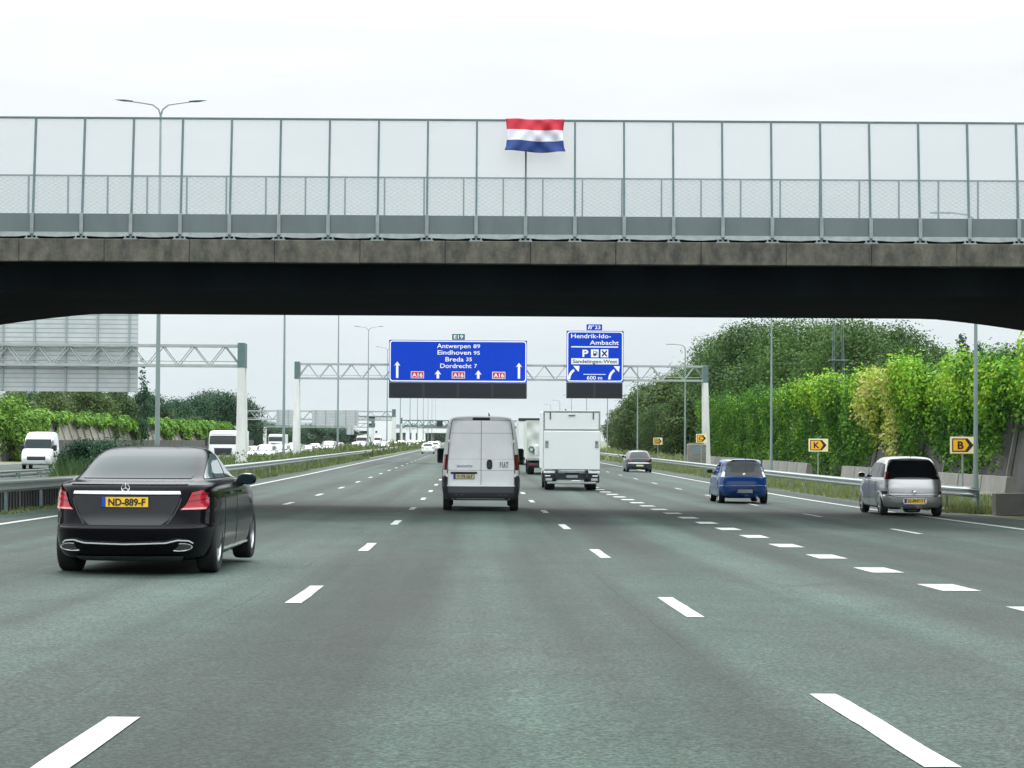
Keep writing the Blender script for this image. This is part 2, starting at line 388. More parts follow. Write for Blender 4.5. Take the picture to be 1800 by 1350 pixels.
def ground_mat():
    m = bpy.data.materials.new('verge_ground'); m.use_nodes = True; n = m.node_tree; b = n.nodes['Principled BSDF']; K = n.links.new
    geo = n.nodes.new('ShaderNodeNewGeometry'); no = n.nodes.new('ShaderNodeTexNoise'); no.inputs['Scale'].default_value = .5; no.inputs['Detail'].default_value = 9; no.inputs['Roughness'].default_value = .7
    rp = n.nodes.new('ShaderNodeValToRGB'); rp.color_ramp.elements[0].position = .35; rp.color_ramp.elements[0].color = (.045, .065, .03, 1); rp.color_ramp.elements[1].position = .62; rp.color_ramp.elements[1].color = (.16, .17, .09, 1)
    K(geo.outputs['Position'], no.inputs['Vector']); K(no.outputs['Fac'], rp.inputs[0]); K(rp.outputs[0], b.inputs['Base Color']); b.inputs['Roughness'].default_value = .95
    MATS['verge_ground'] = m
ground_mat()
def mesh_mat(name, col, pitch, cover):
    """expanded-metal infill: slanted strands of metal with open holes between"""
    m = bpy.data.materials.new(name); m.use_nodes = True; n = m.node_tree; n.nodes.clear(); K = n.links.new
    o = n.nodes.new('ShaderNodeOutputMaterial'); b = n.nodes.new('ShaderNodeBsdfPrincipled'); t = n.nodes.new('ShaderNodeBsdfTransparent'); mx = n.nodes.new('ShaderNodeMixShader')
    b.inputs['Base Color'].default_value = (*col, 1); b.inputs['Roughness'].default_value = .5; b.inputs['Metallic'].default_value = .2
    tcn = n.nodes.new('ShaderNodeTexCoord'); sp = n.nodes.new('ShaderNodeSeparateXYZ'); K(tcn.outputs['Object'], sp.inputs[0])
    def M(op, a, c=0.0):
        r = n.nodes.new('ShaderNodeMath'); r.operation = op
        for i, q in enumerate((a, c)):
            if isinstance(q, (int, float)): r.inputs[i].default_value = q
            else: K(q, r.inputs[i])
        return r.outputs[0]
    u = M('ADD', M('MULTIPLY', sp.outputs['X'], 1/pitch), M('MULTIPLY', sp.outputs['Z'], 1.7/pitch))
    v = M('SUBTRACT', M('MULTIPLY', sp.outputs['X'], 1/pitch), M('MULTIPLY', sp.outputs['Z'], 1.7/pitch))
    a = M('LESS_THAN', M('FRACT', u), cover); c = M('LESS_THAN', M('FRACT', v), cover)
    fac = M('MAXIMUM', a, c)
    K(fac, mx.inputs[0]); K(t.outputs[0], mx.inputs[1]); K(b.outputs[0], mx.inputs[2]); K(mx.outputs[0], o.inputs[0])
    MATS[name] = m
mesh_mat('mesh_infill', (.34, .39, .40), .040, .22)
leafmat('leaf_oak', (.020, .054, .016), (.080, .155, .034), .35)
leafmat('leaf_dark', (.012, .042, .024), (.040, .105, .045), .4)
leafmat('leaf_olive', (.026, .060, .018), (.085, .14, .036), .4)
leafmat('leaf_ivy', (.010, .042, .009), (.055, .165, .018), .5, (.19, .35, .035))
leafmat('leaf_crest_lit', (.03, .12, .012), (.16, .36, .026), .5, (.36, .46, .04))  # yellow-green of the ivy crest, light from above partly put into the colour
leafmat('leaf_yellow', (.10, .15, .03), (.34, .42, .06), .8, (.44, .38, .16))
leafmat('leaf_shrub', (.05, .13, .02), (.16, .30, .04), .5)
leafmat('grass_blade', (.06, .10, .03), (.20, .23, .10), .6)
leafmat('grass_dark', (.035, .075, .03), (.10, .16, .05), .6)
# ------------------------------------------------------------------ ground and roads
YR = list(np.arange(-60, 121, 1.0))+[130, 150, 180, 220, 280, 360, 460, 600, 800, 1100, 1600, 2400, 3600, 5200, 7500]
def strip(xs, ys, dz, zf=zroad):
    m = MB(); m.grid([[(x, y, zf(x, y)+dz) for x in xs] for y in ys], smooth=False); m.f = [f[::1] for f in m.f]; return m
XG = [-4500, -2000, -900, -400, -200, -100, -60, -46, -40, -36, -30, -24, -19, -17.01, -16.2, -14, -12, -10.8, -6, 0, 6, 10, 14.4, 18, 22, 26, 30, 40, 70, 150, 300, 700, 1800, 4500]
struct(strip(XG, YR, -0.03, zg).build('ground', 'verge_ground'))
struct(strip([-10.35, -9, -5.4, -1.8, 0, 1.75, 5.3, 9, 12.1, 14.2], [y for y in YR if y <= 2400], 0.0).build('road', 'asphalt'))
struct(strip([-37, -33, -29, -25, -21, -19], [y for y in YR if y <= 2400], 0.01, zg).build('opposite_road', 'asphalt'))
def mark(x, w, y0, y1):
    n = max(1, int((y1-y0)/1.0)) if y0 < 120 else max(1, int((y1-y0)/40))
    ys = [y0+(y1-y0)*k/n for k in range(n+1)]
    # stay on the rows of the road sheet
    ys = sorted(set(ys+[y for y in YR if y0 < y < y1]))
    jit = 0.006
    m = MB(); m.grid([[(x-w/2+random.uniform(-jit, jit), y, zroad(x, y)+.005), (x+w/2+random.uniform(-jit, jit), y, zroad(x, y)+.005)] for y in ys], smooth=False); return m
def dashes(name, x, w, starts, length):
    m = join(*[mark(x, w, s, s+length) for s in starts]); return struct(m.build(name, 'line_paint'))
dashes('lane_marking', -1.62, .15, [6.9, 18.9]+[30.9+12*k for k in range(34)], 2.9)
dashes('lane_marking', 1.91, .15, [8.4, 17.7, 29.7]+[41.7+12*k for k in range(33)], 2.9)
dashes('lane_marking', -5.30, .15, [58.6+12*k for k in [-2, -1]+list(range(0, 32))], 2.9)
dashes('lane_marking', 9.05, .12, [41.8+12*k for k in range(-3, 20)], 2.9)
dashes('block_marking', 5.32, .42, [18.5+4*k for k in range(-2, 46)], 1.35)
struct(mark(-9.05, .18, -20, 900).build('edge_line', 'line_paint'))
struct(mark(12.15, .18, -20, 420).build('edge_line', 'line_paint'))
for x in (-19.6, -36.4): struct(strip([x-.09, x+.09], [y for y in YR if y <= 900], .016, zg).build('edge_line', 'line_paint'))

# small white litter by the rail
lt = MB(); lt.box(0, .45, 0, .25, 0, .10, bev=.04); tag(lt.build('litter_bag', 'litter'), 'small white bag of litter lying beside the right guardrail', 'litter', None).location = (13.9, 62, zroad(13.9, 62))

# ------------------------------------------------------------------ overpass with mesh fences
def soff(x):
    d = max(0, abs(x)-12.3); return 5.70-(.085*d+.013*d*d if d < 10 else 2.15)
br = thing('overpass', 'concrete road overpass with dark haunched girder spanning the whole motorway', 'bridge', (0, 0, 0), -YAW)
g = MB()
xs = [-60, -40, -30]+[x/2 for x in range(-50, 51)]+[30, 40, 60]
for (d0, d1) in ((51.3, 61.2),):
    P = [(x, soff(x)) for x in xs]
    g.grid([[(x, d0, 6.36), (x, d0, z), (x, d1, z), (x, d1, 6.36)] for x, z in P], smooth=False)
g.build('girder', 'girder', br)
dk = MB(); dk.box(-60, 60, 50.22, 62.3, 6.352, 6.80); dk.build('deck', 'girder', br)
for k in range(-18, 18):           # precast edge panels, each 2.05 m
    x0 = (31-900)/73.0+2.055*(k+6)
    f = MB(); f.box(x0+.004, x0+2.055-.004, 49.93, 50.21, 6.30+random.uniform(-.004, .004), 6.85, bev=.015)
    f.build('edge_panel', 'fascia', br)
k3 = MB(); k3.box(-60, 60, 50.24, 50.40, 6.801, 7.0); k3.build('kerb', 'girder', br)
k2 = MB(); k2.box(-60, 60, 62.32, 62.6, 6.30, 6.85, bev=.02); k2.build('far_edge_beam', 'fascia', br)
for sx in (-1, 1):
    pm = MB(); pm.box(sx*18.2-.6, sx*18.2+.6, 51.8, 60.8, -1.2, soff(18.2)+.35, bev=.1); pm.build('pier', 'concrete_wall', br)
    ab = MB(); ab.box(sx*42, sx*60, 50.5, 62, -2, 6.35); ab.build('abutment', 'concrete_wall', br)

def fence(name, label, D, s, xpx0, step, z0, zp0, zp1, ztop, sgn, kmin, kmax, lean):
    t = thing(name, label, 'fence', (0, 0, 0), -YAW, 'mesh fences on the overpass')
    xs = [(xpx0-900)/s+step*k for k in range(kmin, kmax+1)]
    yy = lambda z: D+lean*(z-z0)/(ztop-z0)
    for x in xs:
        m = MB(); m.bar((x, yy(z0), z0), (x, yy(ztop), ztop), .050, .06); m.build('post', 'fence_post', t)
        if sgn > 0:
            m = MB(); m.box(x-.045, x+.045, D-.062, D-.034, zp0-.04, zp1+.01, bev=.006); m.build('post_cover', 'strip_steel', t)
            m = MB(); m.box(x-.16, x+.16, D-.12, D+.08, z0-.03, z0+.012); 
            for q in (-.12, .12): m.tube((x+q, D-.07, z0), (x+q, D-.07, z0+.06), .022, n=6)
            m.build('base_plate', 'strip_steel', t)
    m = MB(); m.bar((xs[0], yy(ztop), ztop+.015), (xs[-1], yy(ztop), ztop+.015), .06, .045); m.build('top_rail', 'fence_post', t)
    for i in range(len(xs)-1):
        a, b = xs[i]+.03, xs[i+1]-.03
        m = MB(); m.add([(a, yy(zp1)+.01, zp1), (b, yy(zp1)+.01, zp1), (b, yy(ztop)+.01, ztop), (a, yy(ztop)+.01, ztop)], [(0, 1, 2, 3)]); m.build('mesh_panel', 'mesh_infill', t)
        m = MB(); m.box(a, b, D-.012, D+.012, zp0, zp1); m.build('lower_panel', 'plate_steel', t)
        if sgn > 0:
            n = 12; w = [(a+(b-a)*q/n) for q in range(n+1)]; dip = [.035*math.sin(math.pi*q/n)+random.uniform(-.004, .004) for q in range(n+1)]
            m = MB(); m.grid([[(x, D-.03, zp0+.012), (x, D-.045, zp0-.075-dp)] for x, dp in zip(w, dip)], smooth=False); m.build('drip_edge', 'strip_steel', t)
    return t
fence('mesh_fence', 'near mesh fence on the overpass, the one carrying the flag', 50.06, 73, 52, 1.192, 6.86, 7.01, 7.47, 9.82, 1, -13, 33, .28)
fence('mesh_fence', 'far mesh fence on the overpass, seen through the near one', 62.4, 58.5, 45.8, 1.192, 6.86, 7.01, 7.47, 9.93, -1, -10, 33, 0)

# flag tied to the near fence
W, Hh = 1.43, .82; fx = (938-900)/73; zt = 9.84
fl = MB(); P = []
nu, nv = 40, 30
for j in range(nv+1):
    v = j/nv; row = []
    for i in range(nu+1):
        u = i/nu; fan = 1-.05*math.sin(math.pi*v)*1.0+(.02 if v > .9 else 0)
        sag = .018*math.sin(math.pi*u*2+1)*v+.012*(1-v)*math.sin(9*u)
        y = 50.10-.22*v+.045*math.sin(7*u+4*v)*(.3+v)+.035*math.sin(17*(u-.55*v))*min(1, max(0, (u-.35)*4))+.02*math.sin(23*u+9*v)
        row.append((fx+(u-.5)*W*fan, y, zt-Hh*v+sag-.02*u))
    P.append(row)
for j in range(nv):
    fl.grid([P[j], P[j+1]], mi=0 if j < nv*.32 else 1 if j < nv*.645 else 2)
fo = fl.build('flag', ['flag_red', 'flag_white', 'flag_blue'], fixn=True); fo.rotation_euler = (0, 0, -YAW)
sm = fo.modifiers.new('s', 'SOLIDIFY'); sm.thickness = .004
tag(fo, 'red white and blue striped flag tied to the overpass fence', 'flag')

# ------------------------------------------------------------------ sign gantries
def truss(root, xa, xb, y, zb, zt, depth, pitch, cm='beam_paint', dm='galv', r=.075):
    m = MB()
    for z in (zb, zt):
        for yy in (y, y+depth): m.bar((xa, yy, z), (xb, yy, z), r*2, r*2)
    m.build('chord', cm, root)
    n = max(2, round(abs(xb-xa)/pitch)); m = MB()
    for k in range(n):
        x0 = xa+(xb-xa)*k/n; x1 = xa+(xb-xa)*(k+1)/n; xm = (x0+x1)/2
        for yy in (y, y+depth):
            m.tube((x0, yy, zb), (xm, yy, zt), r*.48, n=6); m.tube((xm, yy, zt), (x1, yy, zb), r*.48, n=6)
        m.tube((x0, y, zb), (x0, y+depth, zb), r*.4, n=6); m.tube((xm, y, zt), (xm, y+depth, zt), r*.4, n=6)
        m.tube((x0, y, zt), (x1, y+depth, zt), r*.3, n=6)
    m.tube((xa, y+depth*.6, zb+.28), (xb, y+depth*.6, zb+.28), r*.35, n=6)
    m.build('bracing', dm, root)
def column(root, x, y, z0, zt, w, lean=0, label=None, depth=1.0, back=True):
    for q in ((0, 1) if back else (0,)):
        m = MB(); yy = y+q*depth; zc = zt-1.45
        m.add([(x+lean-w*.62, yy-.2, z0), (x+lean+w*.62, yy-.2, z0), (x+lean+w*.62, yy+.2, z0), (x+lean-w*.62, yy+.2, z0),
               (x-w*.4, yy-.2, zc), (x+w*.4, yy-.2, zc), (x+w*.4, yy+.2, zc), (x-w*.4, yy+.2, zc)], [(0,3,2,1),(4,5,6,7),(0,1,5,4),(1,2,6,5),(2,3,7,6),(3,0,4,7)])
        m.build('column', 'post_white', root)
    m = MB(); m.box(x-w*.42, x+w*.42, y-.22, y+depth+.22, zc, zt+.05, bev=.02); m.build('column_head', 'post_green', root)

G1 = 179.0; S1 = FPX/G1
def gx(px, Y): return atx(px, Y)
def gz(py, Y, px=900): return at(px, py, Y).z
g1 = thing('sign_gantry', 'white lattice gantry over our carriageway carrying the two blue signs', 'gantry', group='sign gantries')
xa, xb = gx(521, G1), gx(1240, G1)
truss(g1, xa, xb, G1, gz(667, G1), gz(642, G1), 1.0, 1.85)
column(g1, xa, G1, zroad(-12, G1)-.1, gz(639, G1), .50, lean=-.05)
column(g1, xb, G1, zroad(14, G1)-.4, gz(641, G1), .50, lean=.15)

def panel(name, label, px0, px1, py0, py1, Y, group=None, border=True, cat='road sign'):
    """a flat sign standing at Y, edges given where the photograph shows them; returns root and local px->metre map"""
    s = FPX/Y; cx = gx((px0+px1)/2, Y); cz = gz((py0+py1)/2, Y, (px0+px1)/2)
    root = thing(name, label, cat, (cx, Y, cz), 0, group)
    w, h = (px1-px0)/s, (py1-py0)/s
    m = MB(); m.box(-w/2, w/2, 0, .10, -h/2, h/2, bev=.01); m.build('panel', 'sign_blue', root)
    loc = lambda px, py: ((px-(px0+px1)/2)/s, -(py-(py0+py1)/2)/s)
    if border:
        m = MB(); r = 5/s; t = 1.9/s; i = 1.0/s
        def rr(a, rad):
            x, z = w/2-a, h/2-a; p = []
            for (sx, sz, a0) in ((1, 1, 0), (-1, 1, 90), (-1, -1, 180), (1, -1, 270)):
                for k in range(5): q = R(a0+k*22.5); p.append((sx*(x-rad)+rad*math.cos(q), sz*(z-rad)+rad*math.sin(q)))
            return p
        A, B = rr(i, r), rr(i+t, r-t*.6); n = len(A)
        m.add([(p[0], -.006, p[1]) for p in A]+[(p[0], -.006, p[1]) for p in B], [(k, (k+1) % n, n+(k+1) % n, n+k) for k in range(n)])
        m.build('border', 'sign_white', root)
    return root, loc, s
def fit(txt, x0, x1, zc, cap, loc, s, y=-.008, bold=.0, mi=0, depth=.004):
    a = text_mb(txt, 1.0, mi, bold=bold, depth=depth); v = np.array(a.v); w = v[:, 0].max()-v[:, 0].min(); w0 = v[:, 0].min()
    capm = cap/s; sc = capm/.70; (lx0, lz) = loc(x0, zc); (lx1, _) = loc(x1, zc)
    a.v = [(lx0+(p[0]-w0)/w*(lx1-lx0), y-abs(p[1])*0 + (p[1]), lz+p[2]*sc) for p in a.v]; return a
def arrow_up(x, y0, y1, w, head, loc, y=-.008):
    hl = head*1.05; pts = [(x-w/2, y1), (x+w/2, y1), (x+w/2, y0+hl), (x+head, y0+hl+2), (x, y0), (x-head, y0+hl+2), (x-w/2, y0+hl)]
    P = [loc(*p) for p in pts]; m = MB(); m.prism(P, y, y+.004); return m

r1, loc, s = panel('direction_sign', 'wide blue direction sign listing Antwerpen, Eindhoven, Breda and Dordrecht', 683, 925.5, 598, 672, G1-.75, 'blue direction signs on the gantry')
for m in (fit('Antwerpen', 767, 826, 608, 7.7, loc, s, bold=.010), fit('89', 831, 843, 608.3, 6.4, loc, s, bold=.010),
         fit('Eindhoven', 768, 827, 619.5, 7.7, loc, s, bold=.010), fit('95', 831.5, 842.5, 620, 6.4, loc, s, bold=.010),
         fit('Breda', 782, 814, 631.5, 7.7, loc, s, bold=.010), fit('35', 818.5, 828.5, 631.5, 6.4, loc, s, bold=.010),
         fit('Dordrecht', 773, 828, 643, 7.7, loc, s, bold=.010), fit('7', 833, 837.5, 643, 6.4, loc, s, bold=.010)): m.build('lettering', 'sign_white', r1)
for m in (arrow_up(697.5, 636, 665, 4.2, 5.6, loc), arrow_up(911.5, 637, 665, 4.2, 5.6, loc), arrow_up(769, 650.5, 665.5, 4.6, 6.2, loc), arrow_up(840, 650.5, 665.5, 4.6, 6.2, loc)): m.build('arrow', 'sign_white', r1)
for x in (733, 805, 876):
    a = MB(); (x0, z0), (x1, z1) = loc(x-11.5, 665.3), loc(x+11.5, 653.2); a.box(x0, x1, -.012, -.002, z0, z1, 0)
    d_ = .9/s; a.box(x0+d_, x1-d_, -.016, -.0125, z0+d_, z1-d_, 1)
    join(a, fit('A16', x-9, x+9, 659.4, 6.8, loc, s, y=-.020, bold=.02, mi=0)).build('route_shield', ['sign_white', 'sign_red'], r1)
m = MB(); (x0, z0), (x1, z1) = loc(793.5, 597.3), loc(816, 587); m.box(x0, x1, -.02, .06, z0, z1, 0, bev=.01)
join(m, fit('E19', 796.5, 813, 592, 6.0, loc, s, y=-.028, bold=.02, mi=1)).build('route_plate', ['sign_green', 'sign_white'], r1)

r2, loc, s = panel('direction_sign', 'narrower blue direction sign for the Hendrik-Ido-Ambacht exit', 995, 1095.5, 581.5, 672, G1-.75, 'blue direction signs on the gantry')
for m in (fit('Hendrik-Ido-', 1003, 1073, 590.5, 7.6, loc, s, bold=.010), fit('Ambacht', 1036, 1087, 602, 7.6, loc, s, bold=.010), fit('P', 1023, 1033.5, 621, 12, loc, s, bold=.03), fit('600 m', 1031, 1058, 664, 6.5, loc, s, bold=.01)): m.build('lettering', 'sign_white', r2)
for (p0, p1, q0, q1) in ((1003, 1086, 608.8, 610.8), (1025, 1064, 657.6, 658.7), (1003.5, 1086.5, 630, 640.5), (1038, 1051.5, 614, 628), (1055, 1068.5, 614, 628)):
    a = MB(); (x0, z0), (x1, z1) = loc(p0, q1), loc(p1, q0); a.box(x0, x1, -.010, -.002, z0, z1); a.build('white_field' if q1-q0 > 5 else 'divider_line', 'sign_white', r2)
a = fit('Sandelingen-West', 1006, 1084.5, 635.2, 6.4, loc, s, y=-.016, bold=.016)
b = MB()   # pump and knife-and-fork pictograms
for (p0, p1, q0, q1) in ((1042, 1047.5, 617, 625.5),):
    (x0, z0), (x1, z1) = loc(p0, q1), loc(p1, q0); b.box(x0, x1, -.016, -.011, z0, z1)
(x0, z0), (x1, z1) = loc(1043, 621), loc(1046.5, 618); c = MB(); c.box(x0, x1, -.021, -.0165, z0, z1)
for (p, q) in (((1057.5, 616.5), (1066, 626)), ((1066, 616.5), (1057.5, 626))):
    (x0, z0), (x1, z1) = loc(*p), loc(*q); dx_, dz_ = .045, (.045 if (x1-x0)*(z1-z0) < 0 else -.045); b.prism([(x0-dx_, z0-dz_), (x1-dx_, z1-dz_), (x1+dx_, z1+dz_), (x0+dx_, z0+dz_)], -.016, -.0112); 
for q in (1048.2,): (x0, z0), (x1, z1) = loc(q, 624), loc(q+1, 618); b.box(x0, x1, -.016, -.011, z0, z1)
a.build('lettering', 'matrix_black', r2); b.build('pictogram', 'matrix_black', r2); c.build('pump_window', 'sign_white', r2)
def curve_arrow(px, loc):
    c = MB(); outer = []; inner = []
    for k in range(9):
        t = k/8*1.15; cxp, cyp, ra, rb = px+15.5, 667, 17.5, 20
        outer.append((cxp-(ra)*math.cos(t), cyp-(rb)*math.sin(t))); inner.append((cxp-(ra-4.4)*math.cos(t), cyp-(rb-4.4)*math.sin(t)))
    c.prism([loc(*p) for p in outer]+[loc(*p) for p in inner[::-1]], -.008, -.003) if False else None
    n = len(outer); c.add([(loc(*p)[0], -.008, loc(*p)[1]) for p in outer]+[(loc(*p)[0], -.008, loc(*p)[1]) for p in inner], [(k, k+1, n+k+1, n+k) for k in range(n-1)])
    tip = (px+18.5, 643.5); P = [(px+7.5, 643.2), tip, (px+17, 653.8), (px+12.9, 649.8) ]
    c.add([(loc(*p)[0], -.009, loc(*p)[1]) for p in P], [(0, 1, 2, 3)]); return c
for q in (999.5, 1070.5): curve_arrow(q, loc).build('arrow', 'sign_white', r2)
m = MB(); (x0, z0), (x1, z1) = loc(1030, 580.6), loc(1057.5, 570); m.box(x0, x1, -.02, .06, z0, z1, 0, bev=.01)
e_ = MB()
for q in (1032.3, 1036.3):
    P = [loc(q, 578.6), loc(q+2.2, 578.6), loc(q+4.0, 571.8), loc(q+1.8, 571.8)]; e_.prism(P, -.028, -.022, 1)
P = [loc(1036, 571.8), loc(1043, 571.8), loc(1042.3, 573.6), loc(1036, 573.6)]; e_.prism(P, -.028, -.0222, 1)
join(m, e_, fit('23', 1044.5, 1054.5, 575.2, 6.2, loc, s, y=-.028, bold=.015, mi=1)).build('exit_plate', ['sign_blue', 'sign_white'], r2)
for (a, b, lb) in ((683, 925.5, 'wide switched-off black matrix panel under the wide blue sign'), (995, 1094, 'short switched-off black matrix panel under the exit sign')):
    s = FPX/(G1-.75); w = (b-a)/s; h = 28/s; root = thing('matrix_display', lb, 'matrix sign', (gx((a+b)/2, G1-.75), G1-.75, gz(686.4, G1-.75, (a+b)/2)), 0, 'matrix displays on the gantry')
    m = MB(); m.box(-w/2, w/2, -.02, .35, -h/2, h/2, bev=.02); m.build('housing', 'matrix_black', root)
    n = int(w/3.4)+1
    for k in range(n):
        x0 = -w/2+w*k/n+.12; x1 = -w/2+w*(k+1)/n-.12
        m = MB(); m.box(x0, x1, -.035, -.021, -h/2+.1, h/2-.1); m.build('display_face', 'matrix_face', root)

# gantry of the other carriageway with the back of its sign
def back_sign(px0, px1, z0, z1, Y, label, rib=1.9, slat=.27, group='sign backs over the other carriageway'):
    x0, x1 = gx(px0, Y), gx(px1, Y); root = thing('traffic_sign', label, 'road sign', ((x0+x1)/2, Y, (z0+z1)/2), 0, group)
    w, h = x1-x0, z1-z0; m = MB(); n = max(3, int(h/slat))
    for k in range(n):
        a = -h/2+h*k/n; m.box(-w/2, w/2, 0, .04, a+.028, a+h/n-.028)
    m.box(-w/2+.01, w/2-.01, .012, .03, -h/2, h/2, 1); m.build('panel', ['sign_back', 'sign_back_rib'], root)
    k = w/2-.55
    while k > -w/2:
        m = MB(); m.box(k-.05, k+.05, -.10, -.002, -h/2+.03, h/2-.03); m.build('rib', 'sign_back_rib', root); k -= rib
    return root
G2 = 125.0
g2 = thing('sign_gantry', 'white lattice gantry at left over the opposite carriageway, nearest of its kind', 'gantry', group='sign gantries')
truss(g2, gx(420, G2), -44, G2, gz(643, G2, 420), gz(608, G2, 420), 1.0, 1.9)
column(g2, gx(423, G2), G2, zroad(-12, G2)-.3, gz(604, G2, 420), .50, lean=.02)
column(g2, -44, G2, zroad(-12, G2)-.5, gz(604, G2, 0), .62)
back_sign(-300, 241, gz(688, G2, 150), gz(480, G2, 150), G2+1.2, 'large ribbed grey back of a sign on the left gantry')
G3 = 396.0
g3 = thing('sign_gantry', 'distant gantry over the opposite carriageway with two small sign backs', 'gantry', group='sign gantries')
truss(g3, gx(691, G3), -44, G3, gz(738, G3, 600), gz(723, G3, 600), 1.2, 3.0, r=.11)
column(g3, gx(692, G3), G3, -.2, gz(721, G3), .8); column(g3, -44, G3, -.4, gz(721, G3), .8)
back_sign(485, 529, gz(747, G3, 520), gz(720.5, G3, 520), G3-.4, 'small pale sign back on the distant gantry, left of a pair')
back_sign(548, 630, gz(748, G3, 590), gz(721, G3, 590), G3-.4, 'wider pale sign back on the distant gantry, right of a pair')
G4 = 540.0
g4 = thing('sign_gantry', 'green steel gantry far down our carriageway, above the distant white cars', 'gantry', group='sign gantries')
truss(g4, gx(705, G4), 19, G4, gz(750.5, G4, 740), gz(739, G4, 740), 1.2, 3.2, cm='post_green', dm='post_green', r=.13)
column(g4, gx(705, G4), G4, -.2, gz(736, G4), .7); column(g4, 19, G4, -.2, gz(736, G4), .7)
for px, w_ in ((773, 'first'), (792, 'second'), (812, 'third')):
    m = MB(); m.box(-.75, .75, 0, .3, -.75, .75, bev=.05); o = m.build('lane_signal', 'matrix_black'); o.location = (gx(px, G4), G4-.5, gz(744.5, G4, 773)); tag(o, w_+' small black lane signal box from the left on the far green gantry', 'lane signal', 'lane signals on the far green gantry')
G5 = 470.0
g5 = thing('sign_gantry', 'very distant gantry with a tall pale sign back left of the far building', 'gantry', group='sign gantries')
truss(g5, gx(655, G5), -47, G5, gz(751, G5, 600), gz(744, G5, 600), 1.2, 3.2, r=.1)
column(g5, gx(655, G5), G5, -.2, gz(742, G5), .7); column(g5, -47, G5, -.2, gz(742, G5), .7)
back_sign(609, 622, gz(764, G5, 615), gz(746, G5, 615), G5-.4, 'narrow tall pale sign back in front of the far building', rib=1.0)

# ------------------------------------------------------------------ lamp posts
def twin_lamp(x, y, label=None, detail=True):
    t = thing('street_lamp', label, 'street lamp', (x, y, zroad(-12, y)-.05), 0, 'twin-arm street lamps in the median')
    m = MB(); m.tube((0, 0, 0), (0, 0, 1.2), .145, .135, 12); m.tube((0, 0, 1.2), (0, 0, 17.6), .125, .05, 12); m.build('pole', 'pole_paint', t)
    for sx in (-1, 1):
        m = MB(); P = [(0, 0, 17.5), (sx*.10, 0, 17.8), (sx*.38, 0, 18.02), (sx*.9, 0, 18.1), (sx*1.6, 0, 18.2)]; m.path(P, [.045, .04, .035, .03, .03], 7); m.build('arm', 'pole_paint', t)
        m = MB(); n = 9
        m.grid([[(sx*(1.35+.9*u), .13*math.sin(math.pi*min(1, .15+u*.9))*math.cos(a), 18.2+.06*u+.06*math.sin(a)*math.sin(math.pi*min(1, .15+.85*u))) for a in [2*math.pi*k/10 for k in range(11)]] for u in [q/n for q in range(n+1)]]); m.build('lamp_head', 'galv_dark', t)
    return t
mc = (279-832)/36.5
L0 = twin_lamp(-15.15, 100, 'nearest twin-arm street lamp in the median, rising above the overpass')
for k, lb in ((1, 'second twin-arm street lamp in the median, left of the gantry column'), (2, 'third twin-arm median street lamp, right of the gantry column'), (3, 'fourth twin-arm median street lamp, its arms showing in the sky'), (4, 'fifth twin-arm median street lamp, close left of the wide blue sign')):
    dup(L0, (-15.15, 100+66.5*k, 0), 0, lb)
for k in range(5, 12): dup(L0, (-15.15, 100+66.5*k, 0), 0, ORD[k]+' twin-arm median lamp from the camera, tiny, below the wide blue sign')
def single_lamp(x, y, label):
    z0 = zroad(14, y)-.2; t = thing('street_lamp', label, 'street lamp', (x, y, z0), 0, 'single-arm street lamps on the right verge')
    h = CAMZ+.455*17.5*1.0-z0; m = MB(); m.tube((0, 0, 0), (0, 0, 1.1), .11, .10, 10); m.tube((0, 0, 1.1), (0, 0, h-.45), .085, .045, 10); m.build('pole', 'pole_paint', t)
    m = MB(); m.path([(0, 0, h-.5), (-.05, 0, h-.2), (-.25, 0, h-.04), (-.8, 0, h+.02)], [.045, .04, .032, .03], 7); m.build('arm', 'pole_paint', t)
    m = MB(); m.box(-1.6, -.78, -.09, .09, h+.0, h+.055, bev=.02); m.build('lamp_head', 'galv_dark', t)
    return t
L1 = single_lamp(17.5, 72, 'nearest single-arm street lamp on the right verge, beside the B sign')
for k, lb in ((1, 'single-arm street lamp on the right verge, left of the K sign'), (2, 'single-arm street lamp right beside the gantry column on the right'), (3, 'single-arm street lamp left of the right gantry column, before the trees'), (4, 'far single-arm street lamp just right of the white box truck')):
    dup(L1, (17.5, 72+49.6*k, zroad(14, 72+49.6*k)-.2), 0, lb)
for k in range(5, 9): dup(L1, (17.5, 72+49.6*k, zroad(14, 72+49.6*k)-.2), 0, ORD[k]+' from the camera, far single-arm street lamp on the right verge behind the trucks')

# ------------------------------------------------------------------ guardrails
WB = [(0, -.155), (.0, -.13), (.07, -.095), (.07, -.055), (0, -.018), (0, .018), (.07, .055), (.07, .095), (0, .13), (0, .155)]
def guardrail(xf, ys, side, label, h=.75, post_every=4.0, y_end_post=None):
    t = thing('guardrail', label, 'guardrail', (xf(ys[0]), ys[0], zroad(xf(ys[0]), ys[0])), 0, 'guardrails along our carriageway')
    ox, oy, oz = t.location
    m = MB(); m.grid([[(xf(y)+side*p-ox, y-oy, zroad(xf(y), y)+h-.155+q-oz) for p, q in WB] for y in ys], smooth=True)
    o = m.build('rail', 'galv', t, sharp=50); sm = o.modifiers.new('s', 'SOLIDIFY'); sm.thickness = .006
    y = ys[0]+.4; k = 0
    while y < ys[-1] and k < 95:
        m = MB(); x = xf(y)-ox-side*.14; m.box(x-.03, x+.03, y-oy-.05, y-oy+.05, zroad(xf(y), y)-.1-oz, zroad(xf(y), y)+h-.10-oz)
        m.box(min(x, x+side*.12), max(x, x+side*.12), y-oy-.08, y-oy+.08, zroad(xf(y), y)+h-.23-oz, zroad(xf(y), y)+h-.08-oz); m.build('post', 'galv_dark', t); y += post_every*(1 if y < 160 else 2); k += 1
    return t
